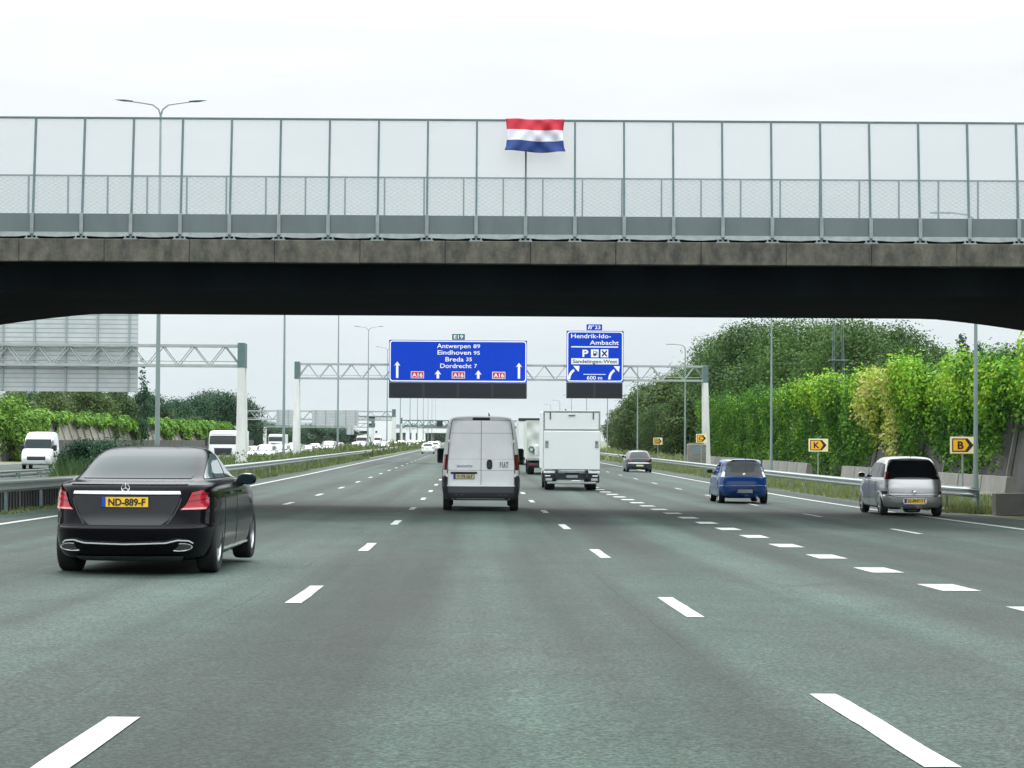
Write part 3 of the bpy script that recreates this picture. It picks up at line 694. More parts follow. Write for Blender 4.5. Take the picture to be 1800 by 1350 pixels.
gl = guardrail(lambda y: -10.9-.35*max(0, (y-120)/150), [5+2*k for k in range(60)]+[140, 170, 200, 240, 280, 330, 400], 1, 'steel guardrail along the left edge line in front of the median')
gr = guardrail(lambda y: 14.7+.0*y, [60.4+2*k for k in range(35)]+[145, 170, 200, 250, 300, 360], -1, 'steel guardrail beside the right shoulder below the yellow signs')
g3_ = guardrail(lambda y: -17.6, [20+2*k for k in range(50)]+[140, 180, 240, 320], -1, 'pale guardrail on the far side of the median, before the white van', h=.62)
# concrete parapet blocks that stand behind the left rail under the overpass
for k in range(9):
    y = 46+2.4*k; m = MB(); m.box(-.12, .12, -1.12, 1.12, -.2, .50, bev=.02)
    for q in range(7): m.box(.121, .16, -1.05+q*.33, -.98+q*.33, -.1, .5, 1)
    o = m.build('barrier_block', ['concrete_light', 'plastic']); o.location = (-11.4, y, zroad(-11.4, y)); tag(o, ORD[k]+' ribbed concrete barrier block from the near end behind the left guardrail under the overpass', 'barrier', 'barrier blocks behind the left guardrail')
m = MB(); m.add([(-.3, 0, 0), (2.6, 0, 0), (2.6, .5, 0), (-.3, .5, 0), (-.3, .05, .62), (2.6, .05, .66), (2.6, .45, .66), (-.3, .45, .62)], [(0,3,2,1),(4,5,6,7),(0,1,5,4),(1,2,6,5),(2,3,7,6),(3,0,4,7)])
o = m.build('concrete_block', 'concrete_light'); o.location = (15.2, 58.9, zroad(15.2, 59)-.02); tag(o, 'pale concrete end block at the start of the right guardrail', 'barrier')
k = -1
for y in np.arange(84, 205, 4.1):
    if 120 < y < 131 or 150 < y < 156: continue
    k += 1; m = MB(); m.prism([(.32, 0), (.22, .25), (.12, .9), (-.12, .9), (-.22, .25), (-.32, 0)], -1.98, 1.98); 
    o = m.build('concrete_barrier', 'concrete_light'); o.location = (21.3, y, zroad(21.3, y)-.04); tag(o, ORD[k]+' concrete barrier segment from the near end at the foot of the ivy wall', 'barrier', 'concrete barrier segments at the foot of the ivy wall')

# ------------------------------------------------------------------ noise walls
def noise_wall(name, label, xb, xt, y0, y1, h, matn, pw=3.9, rib=None, zbase=None):
    t = thing(name, label, 'wall', (xb, y0, (zbase if zbase is not None else zroad(xb, y0))-.3)); n = round((y1-y0)/pw); dx = xt-xb; th = .25*(1 if dx > 0 else -1)
    for k in range(n):
        a = k*pw+.04; b = (k+1)*pw-.04; j = random.uniform(-.03, .03)
        m = MB(); m.add([(j, a, 0), (j, b, 0), (j+dx, b, h), (j+dx, a, h), (j+th, a, 0), (j+th, b, 0), (j+th+dx, b, h), (j+th+dx, a, h)], [(0,3,2,1),(4,5,6,7),(0,1,5,4),(1,2,6,5),(2,3,7,6),(3,0,4,7)])
        m.build('wall_panel', matn, t)
        if rib:
            m = MB(); s_ = -1 if dx > 0 else 1
            m.add([(s_*.02, b-.02, 0), (s_*.02, b+.10, 0), (dx+s_*.02, b+.10, h+.05), (dx+s_*.02, b-.02, h+.05), (s_*.22, b-.02, 0), (s_*.22, b+.10, 0), (dx+s_*.12, b+.10, h+.05), (dx+s_*.12, b-.02, h+.05)], [(0,3,2,1),(4,5,6,7),(0,1,5,4),(1,2,6,5),(2,3,7,6),(3,0,4,7)])
            m.build('rib', rib, t)
    return t
noise_wall('noise_wall', 'dark leaning concrete noise wall on the right hung with ivy', 22.7, 23.7, 64, 208, 5.7, 'concrete_wall', 6.0, 'concrete_light')
noise_wall('noise_wall', 'beige concrete panel noise wall beyond the opposite carriageway', -43, -44.4, 190, 396, 4.75, 'concrete_beige', 4.1, 'concrete_beige', zbase=-.2)
m = MB()
for k in range(52): m.box(-.2, .2, k*4+.02, k*4+3.98, 0, 2.35-.003*k)
o = m.build('retaining_wall', 'concrete_wall'); o.location = (-41.6, 185, -.6); tag(o, 'dark low concrete wall below the beige noise wall on the left', 'wall')

# ------------------------------------------------------------------ yellow diversion signs
def yellow_sign(px, py, w, h, Y, letter, label, zb=None):
    x = atx(px, Y); zc = at(px, py, Y).z; z0 = zroad(14, Y)-.3
    t = thing('diversion_sign', label, 'road sign', (x, Y, z0), R(random.uniform(-2, 2)), 'yellow diversion signs on the right verge'); c = zc-z0
    m = MB(); m.tube((0, .05, 0), (0, .05, c+h/2+.05), .035, n=8); m.build('post', 'galv', t)
    m = MB(); m.box(-w/2, w/2, -.01, .012, c-h/2, c+h/2, bev=.004); m.build('board', 'sign_pale', t)
    def pent(a): 
        x0, x1, hh = -w*.42+a, w*.42-a*1.3, h*.40-a; return [(x0, c-hh), (x1-hh*.9, c-hh), (x1, c), (x1-hh*.9, c+hh), (x0, c+hh)]
    m = MB(); m.prism(pent(0), -.016, -.0105); m.build('arrow_outline', 'black_mark', t)
    m = MB(); x0, x1, hh = -w*.42+.04, w*.42-.17, h*.40-.04; m.prism([(x0, c-hh), (x1-hh*.7, c-hh), (x1, c), (x1-hh*.7, c+hh), (x0, c+hh)], -.020, -.0165); m.build('arrow_face', 'sign_yellow', t)
    a = text_mb(letter, h*.62, bold=.012, cx=-w*.09, cz=c, y=-.024, squeeze=1.1); a.build('letter', 'black_mark', t)
    return t
yellow_sign(1692.5, 782.5, .92, .60, 74, 'B', 'yellow sign with a letter B and arrow, nearest on the right verge')
yellow_sign(1438.5, 782.5, .98, .64, 103, 'K', 'yellow sign with a letter K and arrow, in front of the ivy')
yellow_sign(1233, 770.5, .80, .62, 152, 'C', 'yellow sign with a letter C beside the gantry column')
yellow_sign(1156.5, 775.5, .82, .62, 188, 'D', 'small yellow arrow sign furthest away, above the dark hatchback')

# roadside cabinet by the right gantry column, and hectometre post
m = MB(); m.box(-.75, .75, -.4, .4, 0, 2.2, bev=.05); m.box(-.35, .35, -.42, -.401, 1.4, 2.0, 1); m.box(-.6, .6, -.3, .3, 2.2, 2.3, 0)
o = m.build('roadside_cabinet', ['concrete_light', 'galv_dark']); o.location = (gx(1224, 168), 168, zroad(14, 168)-.3); tag(o, 'pale grey roadside cabinet beside the right gantry column', 'cabinet')

# lattice mast behind the ivy wall
mt = thing('lattice_mast', 'thin steel lattice mast standing behind the ivy wall', 'mast', (gx(1473, 160), 160, 0)); m = MB()
for sx in (-1, 1):
    for sy in (-1, 1): m.tube((sx*.55, sy*.55, 0), (sx*.28, sy*.28, 13.5), .022, n=5)
for k in range(16):
    z0, z1 = k*.84, (k+1)*.84; a = .55-.27*z0/13.5; b = .55-.27*z1/13.5
    for sy in (-1, 1):
        m.tube((-a, sy*a, z0), (b, sy*b, z1), .010, n=4); m.tube((a, sy*a, z0), (-b, sy*b, z1), .010, n=4)
m.build('frame', 'galv_dark', mt); m = MB(); m.box(-.7, .7, -.5, .5, 8.3, 8.38); m.build('platform', 'galv_dark', mt)
m = MB(); m.tube((0, 0, 13.5), (0, 0, 16), .03, n=5); m.build('antenna', 'galv_dark', mt)

# ------------------------------------------------------------------ far buildings and far overpass
fb = thing('far_overpass', 'pale overpass crossing the motorway in the far distance', 'bridge', (0, 820, 0))
m = MB(); m.box(-160, 130, 0, 12, 4.3, 6.2, bev=.1); m.build('deck', 'far_white', fb)
m = MB(); m.box(-160, 130, -.1, .1, 6.2, 7.0); m.build('parapet', 'galv', fb)
for x in (-60, -42, -27, -16, 20, 38): m = MB(); m.box(x-.6, x+.6, 2, 9, -1, 4.3); m.build('pier', 'concrete_light', fb)
for (px, Y, h, w_) in ((717, 610, 5.3, 'leftmost'), (727, 640, 5.6, 'second'), (738, 600, 5.6, 'third'), (744, 655, 4.6, 'rightmost')):
    m = MB(); x = atx(px, Y); m.tube((0, 0, 0), (0, 0, h), .75, .62, 10); m.tube((0, 0, h), (0, 0, h+.4), .9, .9, 10); o = m.build('white_pylon', 'far_white'); o.location = (x, Y, -.3); tag(o, w_+' of four short white pylons in the far distance', 'pylon', 'white pylons in the far distance')
bd = thing('office_building', 'white low building with dark windows beyond the distant gantry', 'building', (atx(655, 700), 700, 0)); s_ = FPX/700
m = MB(); m.box(-33/s_, 36/s_, 0, 20, -.3, 2.08+38/s_, bev=.1); m.build('wall', 'far_white', bd)
for (a, b, c, d_) in ((-7, 4, 46, 54), (-7, 4, 40.5, 44.5), (-22, -10, 25, 33), (-3, 5, 26, 31), (8, 12, 26, 31)):
    pass
for (x0, x1, y0, y1) in ((648, 659, 734, 742), (648, 659, 745, 752), (633, 645, 759, 764), (653, 656, 759, 762), (660, 663, 759, 762)):
    m = MB(); m.box((x0-655)/s_, (x1-655)/s_, -.12, -.01, 2.08+(772-y1)/s_, 2.08+(772-y0)/s_); m.build('window', 'glass', bd)
m = MB(); m.box(-34/s_, 37/s_, -.3, 20.3, 2.08+38/s_, 2.08+39.5/s_); m.build('roof', 'galv_dark', bd)
# ------------------------------------------------------------------ vegetation
def sines(seed, k, n=7):
    r = np.random.default_rng(seed); K = r.normal(size=(n, 3))*k; ph = r.uniform(0, 6.28, n); A = r.uniform(.5, 1, n); A /= A.sum()
    return lambda P: (np.sin(P@K.T+ph)*A).sum(1)*1.8
def leaf_mesh(name, C, N, size, matn, parent=None, aspect=.62, up=.25, jitter=.9):
    n = len(C); nr = N+rng.normal(size=(n, 3))*jitter+np.array([0, 0, up]); nr /= np.linalg.norm(nr, axis=1)[:, None]+1e-9
    t = np.cross(nr, rng.normal(size=(n, 3))); t /= np.linalg.norm(t, axis=1)[:, None]+1e-9; b = np.cross(nr, t)
    s = (size*rng.uniform(.6, 1.35, n))[:, None] if np.isscalar(size) else (size*rng.uniform(.6, 1.35, n))[:, None]
    V = np.empty((n, 4, 3)); V[:, 0] = C-t*s*.5; V[:, 1] = C+b*s*.5*aspect+nr*s*.06; V[:, 2] = C+t*s*.5; V[:, 3] = C-b*s*.5*aspect+nr*s*.06
    me = bpy.data.meshes.new(name); me.vertices.add(n*4); me.vertices.foreach_set('co', V.reshape(-1)); me.loops.add(n*4); me.loops.foreach_set('vertex_index', np.arange(n*4, dtype=np.int32))
    me.polygons.add(n); me.polygons.foreach_set('loop_start', np.arange(0, n*4, 4, dtype=np.int32)); me.polygons.foreach_set('loop_total', np.full(n, 4, dtype=np.int32))
    me.materials.append(MATS[matn]); me.update(); me.validate()
    o = bpy.data.objects.new(name, me); COL.objects.link(o)
    if parent: o.parent = parent
    return o
def crown_pts(H, W, base, n, nb, shape='round', seed=0):
    r = np.random.default_rng(seed); hc = H-base; bl = []
    for k in range(nb):
        if shape == 'cone': t = (k+.5)/nb; rad = W*.5*(1-t)**.8*.75; a = r.uniform(0, 6.28); c = np.array([math.cos(a)*rad*.6, math.sin(a)*rad*.6, base+hc*t*.96]); q = W*.26*(1-t*.75)
        else:
            t = r.uniform(0, 1)**.8; rr = math.sqrt(max(.03, 1-(2*t-.9)**2))*W*.5 if t > .35 else W*.5*(.75+.25*t/.35); a = r.uniform(0, 6.28); rad = rr*r.uniform(.35, .85)
            c = np.array([math.cos(a)*rad, math.sin(a)*rad, base+hc*(.08+.84*t)]); q = W*r.uniform(.13, .23)
        bl.append((c, q))
    bl.append((np.array([0, 0, base+hc*.5]), W*.30)); C = []; N = []
    w = np.array([q**2 for _, q in bl]); w /= w.sum()
    for (c, q), f in zip(bl, w):
        m = int(n*f)+8; d = r.normal(size=(m, 3)); d /= np.linalg.norm(d, axis=1)[:, None]; rad = q*(r.uniform(.55, 1.12, m)**.6)
        lump = 1+.22*np.sin(d@np.array([5, 3, 4])+c[0]*3)+.15*np.sin(d@np.array([-7, 8, 5]))
        C.append(c+d*(rad*lump)[:, None]*np.array([1, 1, .85])); N.append(d)
    return np.vstack(C), np.vstack(N), bl
def tree(name, label, cat, x, y, H, W, base, matn, n=5200, nb=22, leaf=.36, shape='round', seed=0, group=None, z=None):
    t = thing(name, label, cat, (x, y, (-.4 if z is None else z)), 0, group)
    C, N, bl = crown_pts(H, W, base, n, nb, shape, seed)
    m = MB(); r = random.Random(seed); top = H*.8; P = [(0, 0, 0)]
    for k in range(1, 6): P.append((r.uniform(-.15, .15)*k*.4, r.uniform(-.15, .15)*k*.4, top*k/5))
    m.path(P, [W*.035*(1-.16*k) for k in range(6)], 8)
    for c, q in bl[:9]:
        k = min(4, max(1, int(c[2]/top*5)-1)); m.tube(P[k], tuple(c), W*.014, W*.006, 5)
    m.build('trunk', 'bark', t); leaf_mesh('crown', C, N, leaf, matn, t, jitter=.5, up=.35); return t
GB = 'trees behind the ivy wall on the right'
T = [tree('broadleaf_tree', 'tall dark green tree rising behind the ivy wall, under the overpass edge', 'tree', 31, 172, 12.3, 9.5, 1.0, 'leaf_oak', 15000, 40, .25, seed=1, group=GB),
     tree('broadleaf_tree', 'full rounded dark tree behind the right gantry column', 'tree', 30, 232, 15.2, 11, .8, 'leaf_oak', 16000, 46, .30, seed=2, group=GB),
     tree('broadleaf_tree', 'brownish green tree at the far end of the right verge', 'tree', 25, 315, 9.4, 8, .3, 'leaf_olive', 13000, 40, .34, seed=3, group=GB),
     tree('conifer', 'dark pointed tree above the ivy near the right edge', 'tree', 35.5, 150, 10.6, 4.6, 1.0, 'leaf_dark', 9000, 26, .22, 'cone', seed=4, group=GB)]
spots = [  # variant, photo x of the crown centre, distance, photo y of the crown top, label
 (0, 1500, 165, 566, 'dark green tree behind the ivy wall left of the lattice mast'), (1, 1575, 168, 572, 'broad tree behind the ivy wall above the K sign'),
 (0, 1425, 185, 564, 'dark tree behind the ivy wall right of a street lamp'), (1, 1370, 200, 563, 'large tree behind the nearest ivy left of a street lamp'),
 (0, 1610, 150, 590, 'smaller tree at the right end of the tall tree row'), (3, 1718, 152, 596, 'small pointed dark tree by the nearest lamp post on the right'),
 (1, 1320, 235, 566, 'tall tree in the middle of the row behind the ivy'), (0, 1300, 255, 576, 'tree stepping down left of the tallest crowns'),
 (1, 1272, 285, 590, 'tall tree behind the right end of the blue sign gantry'), (2, 1178, 300, 664, 'olive tree right of the exit sign'),
 (2, 1137, 335, 680, 'olive tree beside the black matrix panel of the exit sign'), (1, 1212, 350, 645, 'dark tree between the exit sign and the gantry column'),
 (2, 1108, 370, 706, 'low olive tree just right of the white box truck'), (2, 1205, 250, 690, 'bushy dark tree left of the gantry column'),
 (0, 1155, 290, 712, 'dark low tree above the smallest yellow sign'), (2, 1090, 420, 720, 'far small tree just over the box truck'),
 (0, 1530, 190, 572, 'tree in the second row behind the ivy wall'), (1, 1460, 215, 566, 'tree in the second row between lamp and mast'),
 (0, 1650, 175, 612, 'low dark tree in the gap before the pointed tree'), (1, 1755, 130, 612, 'dark tree behind the brightest ivy at the right edge'), (0, 1800, 120, 610, 'dark tree cut by the right edge of the picture'),
 (2, 1240, 300, 655, 'olive tree in the second row behind the gantry column'), (0, 1250, 262, 598, 'tree in the far row left of the ivy wall end')]
HT = [12.3, 15.2, 9.4, 10.6]
for v, px, Y, py, lb in spots:
    zt = at(px, py, Y).z; dup(T[v], (atx(px, Y), Y, -.4), random.uniform(0, 6.28), lb, GB, (1.0*max(.75, (zt+.4)/HT[v]),)*2+((zt+.4)/HT[v],))
GL = 'trees beyond the opposite carriageway'
TL = [tree('broadleaf_tree', 'mid green tree below the big sign back, left of centre', 'tree', atx(150, 255), 255, 8.6, 8.5, .3, 'leaf_olive', 12000, 36, .32, seed=11, group=GL),
      tree('broadleaf_tree', 'dark green tree just left of the left gantry column', 'tree', atx(395, 420), 420, 11.5, 11, .3, 'leaf_dark', 12000, 38, .40, seed=12, group=GL),
      tree('slender_tree', 'tall sparse young tree beside the edge of the big sign back', 'tree', atx(249, 255), 255, 12.6, 3.2, 2.5, 'leaf_dark', 900, 14, .34, 'cone', seed=13, group=GL)]
spl = [(0, 20, 225, 690, 'tree behind the bright shrubs at the left edge'), (0, 85, 240, 684, 'tree below the middle of the big sign back'), (0, 205, 270, 688, 'olive tree below the right edge of the big sign back'),
       (1, 262, 330, 690, 'dark tree just left of the nearest twin-arm lamp'), (0, 120, 300, 682, 'further tree under the sign back'), (1, 50, 290, 685, 'further dark tree at the far left'),
       (1, 345, 400, 696, 'dark tree between the twin-arm lamp and the left gantry column'), (1, 310, 380, 702, 'low dark tree right of the twin-arm lamp'), (1, 420, 430, 697, 'dark tree behind the left gantry column'),
       (1, 370, 450, 688, 'tallest dark tree left of the left gantry column'), (0, 290, 330, 720, 'olive tree behind the noise wall right of the lamp'), (0, 340, 350, 735, 'low olive tree over the end of the beige noise wall'), (1, 180, 330, 690, 'far dark tree behind the beige noise wall')]
HL = [8.6, 11.5]
for v, px, Y, py, lb in spl:
    zt = at(px, py, Y).z; dup(TL[v], (atx(px, Y), Y, -.4), random.uniform(0, 6.28), lb, GL, (1.0*max(.8, (zt+.4)/HL[v]),)*2+((zt+.4)/HL[v],))
for px, Y, py, lb in ((440, 520, 735, 'dark green tree just right of the left gantry column'), (470, 560, 742, 'dark tree left of the slim white gantry column'), (505, 580, 748, 'dark tree behind the white gantry column'), (540, 600, 746, 'dark tree under the distant sign backs'), (575, 620, 750, 'dark tree under the wider distant sign back'), (605, 640, 752, 'dark tree left of the white building')):
    zt = at(px, py, Y).z; dup(TL[1], (atx(px, Y), Y, -.4), random.uniform(0, 6.28), lb, GL, (1.35, 1.35, (zt+.4)/11.5))
fw = []
for k in range(26):      # far wood on the horizon that reads as one mass
    Y = 1250+rng.uniform(-80, 80); px = 640+k*12; C, N, _ = crown_pts(10+rng.uniform(-2, 3), 24, 0, 2600, 16, 'round', 50+k); C = C*np.array([1.5, .6, .8])+np.array([atx(px, Y), Y, -1]); fw.append((C, N))
tag(leaf_mesh('far_wood', np.vstack([c for c, _ in fw]), np.vstack([n for _, n in fw]), 1.0, 'leaf_dark'), 'low dark line of far woodland above the distant overpass', 'wood', kind='stuff')

# ivy on the right wall
def mounds(name, y0, y1, nm, per, matn, zmin_tab, seed, size=.19, x0=22.7, dx=1.0, hw=5.7, side=-1, zb=None, top=.45, rad=(.35, .85), out=(.05, 1.35), zlo=None):
    """climber built of many overlapping leafy mounds hanging on a leaning wall"""
    r = np.random.default_rng(seed); f1 = sines(seed, .8); f2 = sines(seed+1, 2.0); base = zroad(14, 100)-.2 if zb is None else zb; C = []; N = []; k = 0; tries = 0
    while k < nm and tries < nm*6:
        tries += 1; y = r.uniform(y0, y1); z = (r.uniform(0, 1)**.8)*(hw+top); zm = np.interp(y, [a for a, _ in zmin_tab], [b for _, b in zmin_tab])
        q = np.array([[y, 0, z]]); zm = zm+.7*f1(np.array([[y, 0, 0]]))[0]+.4*f2(q)[0]
        edge = hw+top*(.6+.6*f1(np.array([[y+50, 0, 0]]))[0])
        if z < zm or z > edge: continue
        cl = .5+.5*math.sin(y*.72+1.3*math.sin(y*.19+seed)+1.2); c2 = .5+.5*math.sin(y*1.9+2*math.sin(y*.5)); cas = .62*cl+.38*c2
        if z > edge-.75*(1-cas): continue
        h = min(1, z/hw); R_ = r.uniform(*rad)*(.65+.5*h); ox = (out[0]+(out[1]-out[0])*h**1.3)*r.uniform(.65, 1.05)*(.25+1.15*cas)+.12*f2(q)[0]
        m = int(per*(R_/.7)**2); d = r.normal(size=(m, 3)); d /= np.linalg.norm(d, axis=1)[:, None]; keep = (d[:, 0]*side > -.35) | (z > hw-.6); d = d[keep]; m = len(d)
        lump = 1+.25*np.sin(d@np.array([6, 4, 5])+y)+.15*np.sin(d@np.array([-9, 7, 8])); rr = R_*(r.uniform(.72, 1.12, m))*lump
        c = np.array([x0+dx*h+side*max(.0, ox), y, z+base]); C.append(c+d*rr[:, None]*np.array([.8, 1.0, 1.15])); N.append(d); k += 1
    return leaf_mesh(name, np.vstack(C), np.vstack(N), size, matn, aspect=.8, up=.25, jitter=.55)
def ivy(name, y0, y1, n, matn, zmin_tab, seed, size=.20, x0=22.7, dx=1.0, hw=5.7, side=-1, zb=None, top=.75, bul=(1.35, .45), lump=1.0):
    r = np.random.default_rng(seed); f1 = sines(seed, .9); f2 = sines(seed+1, 2.4); f3 = sines(seed+2, .35)
    y = r.uniform(y0, y1, n*2); z = r.uniform(0, 1, n*2)**.75*(hw+top)
    zm = np.interp(y, [a for a, _ in zmin_tab], [b for _, b in zmin_tab]); P = np.stack([y, y*0, z], 1)
    keep = z > zm+.55*f1(np.stack([y, y*0, y*0], 1))+.5*f2(P); y, z, P, zm = y[keep], z[keep], P[keep], zm[keep]
    edge = hw+top*(.55+.45*f1(np.stack([y, y*0, y*0], 1))+.25*f2(np.stack([y, y*0, y*0], 1))); keep = z < edge; y, z, P, zm, edge = y[keep], z[keep], P[keep], zm[keep], edge[keep]
    y, z, P, zm, edge = y[:n], z[:n], P[:n], zm[:n], edge[:n]; m = len(y)
    h = z/hw; b = bul[1]+(bul[0]-bul[1])*np.clip(h, 0, 1)**1.5+lump*(.32*f1(P)+.20*f2(P)); b *= np.clip((z-zm+.9)/1.2, .25, 1)
    b = np.clip(b, .12, 3); over = np.clip((edge-z)/1.3, 0, 1)**.5; b *= over
    q = r.uniform(0, 1, m)**.45; x = x0+dx*np.clip(h, 0, 1)+side*b*q
    topm = (z > hw-.2) & (r.uniform(0, 1, m) < .4); x = np.where(topm, x0+dx+(-side)*r.uniform(-.3, 1.3, m), x)
    zz = z-.15*r.uniform(0, 1, m)+(zroad(14, 100)-.2 if zb is None else zb)
    Cc = np.stack([x, y, zz], 1); Nn = np.stack([np.full(m, side*1.0), .35*f2(P+1.7), .45+.5*h], 1)
    return leaf_mesh(name, Cc, Nn, size, matn, aspect=.8, up=.3, jitter=.55)
ZT = [(60, 2.6), (86, 2.9), (91, 2.6), (94, .8), (96.5, .3), (99, 1.5), (103, 2.1), (106, 1.2), (108, 2.2), (117, 2.8), (120, .4), (123, -1), (140, -.6), (146, .8), (150, 1.2), (154, -1), (210, -1)]
o = mounds('ivy_cover', 62, 208, 2300, 95, 'leaf_ivy', ZT, 21, size=.175)
tag(o, 'green ivy pouring over the right noise wall', 'ivy', kind='stuff')
o = mounds('ivy_crest', 62, 150, 420, 120, 'leaf_crest_lit', [(60, 4.2), (92, 4.0), (96, 3.9), (104, 4.3), (112, 4.7), (125, 5.3), (150, 5.6)], 33, size=.165, top=.6, rad=(.4, .85), out=(.6, 1.55))
tag(o, 'yellow-green young growth, its lit brightness partly coloured in, along the top of the ivy on the right wall', 'ivy', kind='stuff')
o = mounds('climbing_plant', 107.8, 117.2, 80, 110, 'leaf_yellow', [(107, 1.9), (110, 1.0), (112, 2.0), (114, 3.3), (117.5, 4.4)], 41, size=.18, top=.6, rad=(.35, .7), out=(.8, 2.1))
tag(o, 'yellowing climber with withered strands hanging down the right wall', 'climbing plant')
# left wall: patches of ivy and round bright shrubs
o = ivy('ivy_cover', 205, 380, 36000, 'leaf_ivy', [(200, .5), (212, 3.2), (222, 3.9), (262, 3.4), (268, 1.8), (274, 2.6), (280, 4.4), (300, 1.8), (306, 3.8), (316, 1.6), (322, 3.6), (334, .8), (350, 2.2), (362, .4), (380, .5)], 61, size=.34, x0=-43, dx=-1.4, hw=4.6, side=1, zb=-.2, top=.6, bul=(1.2, .4))
tag(o, 'ivy patches hanging over the beige left noise wall', 'ivy', kind='stuff')
for (px, Y, py, w, lb, mt_) in ((8, 186, 700, 6.2, 'round bright green shrub at the left edge of the picture', 'leaf_shrub'), (44, 188, 716, 4.6, 'smaller bright green shrub left of the white van', 'leaf_shrub'), (200, 262, 727, 5.0, 'bright shrub on the beige wall left of the twin-arm lamp', 'leaf_shrub')):
    zt = at(px, py, Y).z; tree('shrub', lb, 'shrub', atx(px, Y), Y, zt+.4, w, 0, mt_, 5500, 20, .30, seed=px+70, group=None, z=-.4)

# grass and weeds
def blades(name, n, xr, yr, hf, matn, wd=.05, label='', z=zroad, seed=5, ypow=1.0, hmax=.5):
    r = np.random.default_rng(seed); y = yr[0]+(yr[1]-yr[0])*r.uniform(0, 1, n)**ypow; x = r.uniform(xr[0], xr[1], n); h = hf(x, y)*r.uniform(.45, 1.15, n); k = h > .03; x, y, h = x[k], y[k], h[k]; n = len(x)
    zb = np.array([z(a, b) for a, b in zip(x, y)])-.04; a = r.uniform(0, 6.28, n); w = wd*(.6+y/120)*r.uniform(.6, 1.4, n); l = r.normal(size=(n, 2))*h[:, None]*.28
    V = np.empty((n, 3, 3)); V[:, 0] = np.stack([x-np.cos(a)*w, y-np.sin(a)*w, zb], 1); V[:, 1] = np.stack([x+np.cos(a)*w, y+np.sin(a)*w, zb], 1); V[:, 2] = np.stack([x+l[:, 0], y+l[:, 1], zb+h], 1)
    me = bpy.data.meshes.new(name); me.vertices.add(n*3); me.vertices.foreach_set('co', V.reshape(-1)); me.loops.add(n*3); me.loops.foreach_set('vertex_index', np.arange(n*3, dtype=np.int32)); me.polygons.add(n)
    me.polygons.foreach_set('loop_start', np.arange(0, n*3, 3, dtype=np.int32)); me.polygons.foreach_set('loop_total', np.full(n, 3, dtype=np.int32)); me.materials.append(MATS[matn]); me.update(); me.validate()
    o = bpy.data.objects.new(name, me); COL.objects.link(o); tag(o, label, 'grass', kind='stuff'); return o
gn = sines(91, .5); gn2 = sines(92, 1.6)
P2 = lambda x, y: np.stack([x, y, x*0], 1)
blades('verge_grass', 26000, (13.7, 21), (60, 190), lambda x, y: np.clip(.22+.16*gn(P2(x, y))+.10*gn2(P2(x, y)), .05, .6), 'grass_blade', .035, 'short rough grass on the right verge under the guardrail', seed=6, ypow=1.3)
blades('verge_grass', 9000, (14, 40), (190, 420), lambda x, y: np.clip(.7+.4*gn(P2(x, y)), .2, 1.3), 'grass_blade', .09, 'pale long grass on the far right verge below the trees', seed=7)
blades('median_grass', 42000, (-18.6, -10.1), (40, 210), lambda x, y: np.clip(.20+.30*gn(P2(x, y))+.15*gn2(P2(x, y))+.45*((x < -12))-.6*((x/y < -.20) & (x/y > -.26)), .08, .95), 'grass_blade', .035, 'rough grass and weeds growing in the median', seed=8, ypow=1.4)
blades('median_grass', 16000, (-18, -11), (210, 560), lambda x, y: np.clip(.8+.7*gn(P2(x, y)), .2, 1.9), 'grass_blade', .10, 'pale tall weeds in the far median', seed=9)
blades('reeds', 24000, (-15.8, -11.9), (62, 100), lambda x, y: np.clip(1.25+.6*gn2(P2(x*.6, y*.35))+.35*gn(P2(x, y))-1.3*np.clip((72-y)/5, 0, 1)-.5*np.clip((y-88)/8, 0, 1)-2.2*np.clip((-.196-x/y)/.008, 0, 1), .10, 2.5), 'grass_dark', .030, 'tall dark green reeds behind the left guardrail', seed=10)
C = []; N = []
for k in range(90):
    y = rng.uniform(95, 520); x = rng.uniform(-17.5, -12.3) if y > 125 else rng.uniform(-16, -12.5); q = rng.uniform(.4, .8); m = 90; d = rng.normal(size=(m, 3)); d /= np.linalg.norm(d, axis=1)[:, None]; C.append(np.array([x, y, zroad(x, y)+q*.6])+d*q*rng.uniform(.5, 1.1, (m, 1))*np.array([1, 1.3, .9])); N.append(d)
tag(leaf_mesh('median_scrub', np.vstack(C), np.vstack(N), .17, 'leaf_olive'), 'scattered low scrub among the grass of the median', 'scrub', kind='stuff')

for (px, Y, h_, w, lb) in ((140, 76, 1.75, 2.0, 'dark green bush among the reeds right of the white van'), (178, 80, 2.05, 2.4, 'tallest dark bush among the reeds left of the saloon roof'), (222, 84, 1.85, 2.2, 'dark green bush in the median just above the saloon roof'), (262, 90, 1.5, 2.0, 'low dark bush left of the nearest median lamp post')):
    tree('bush', lb, 'bush', atx(px, Y), Y, h_, w, 0, 'leaf_dark', 4200, 22, .11, seed=px, z=zroad(-12, Y)-.1)
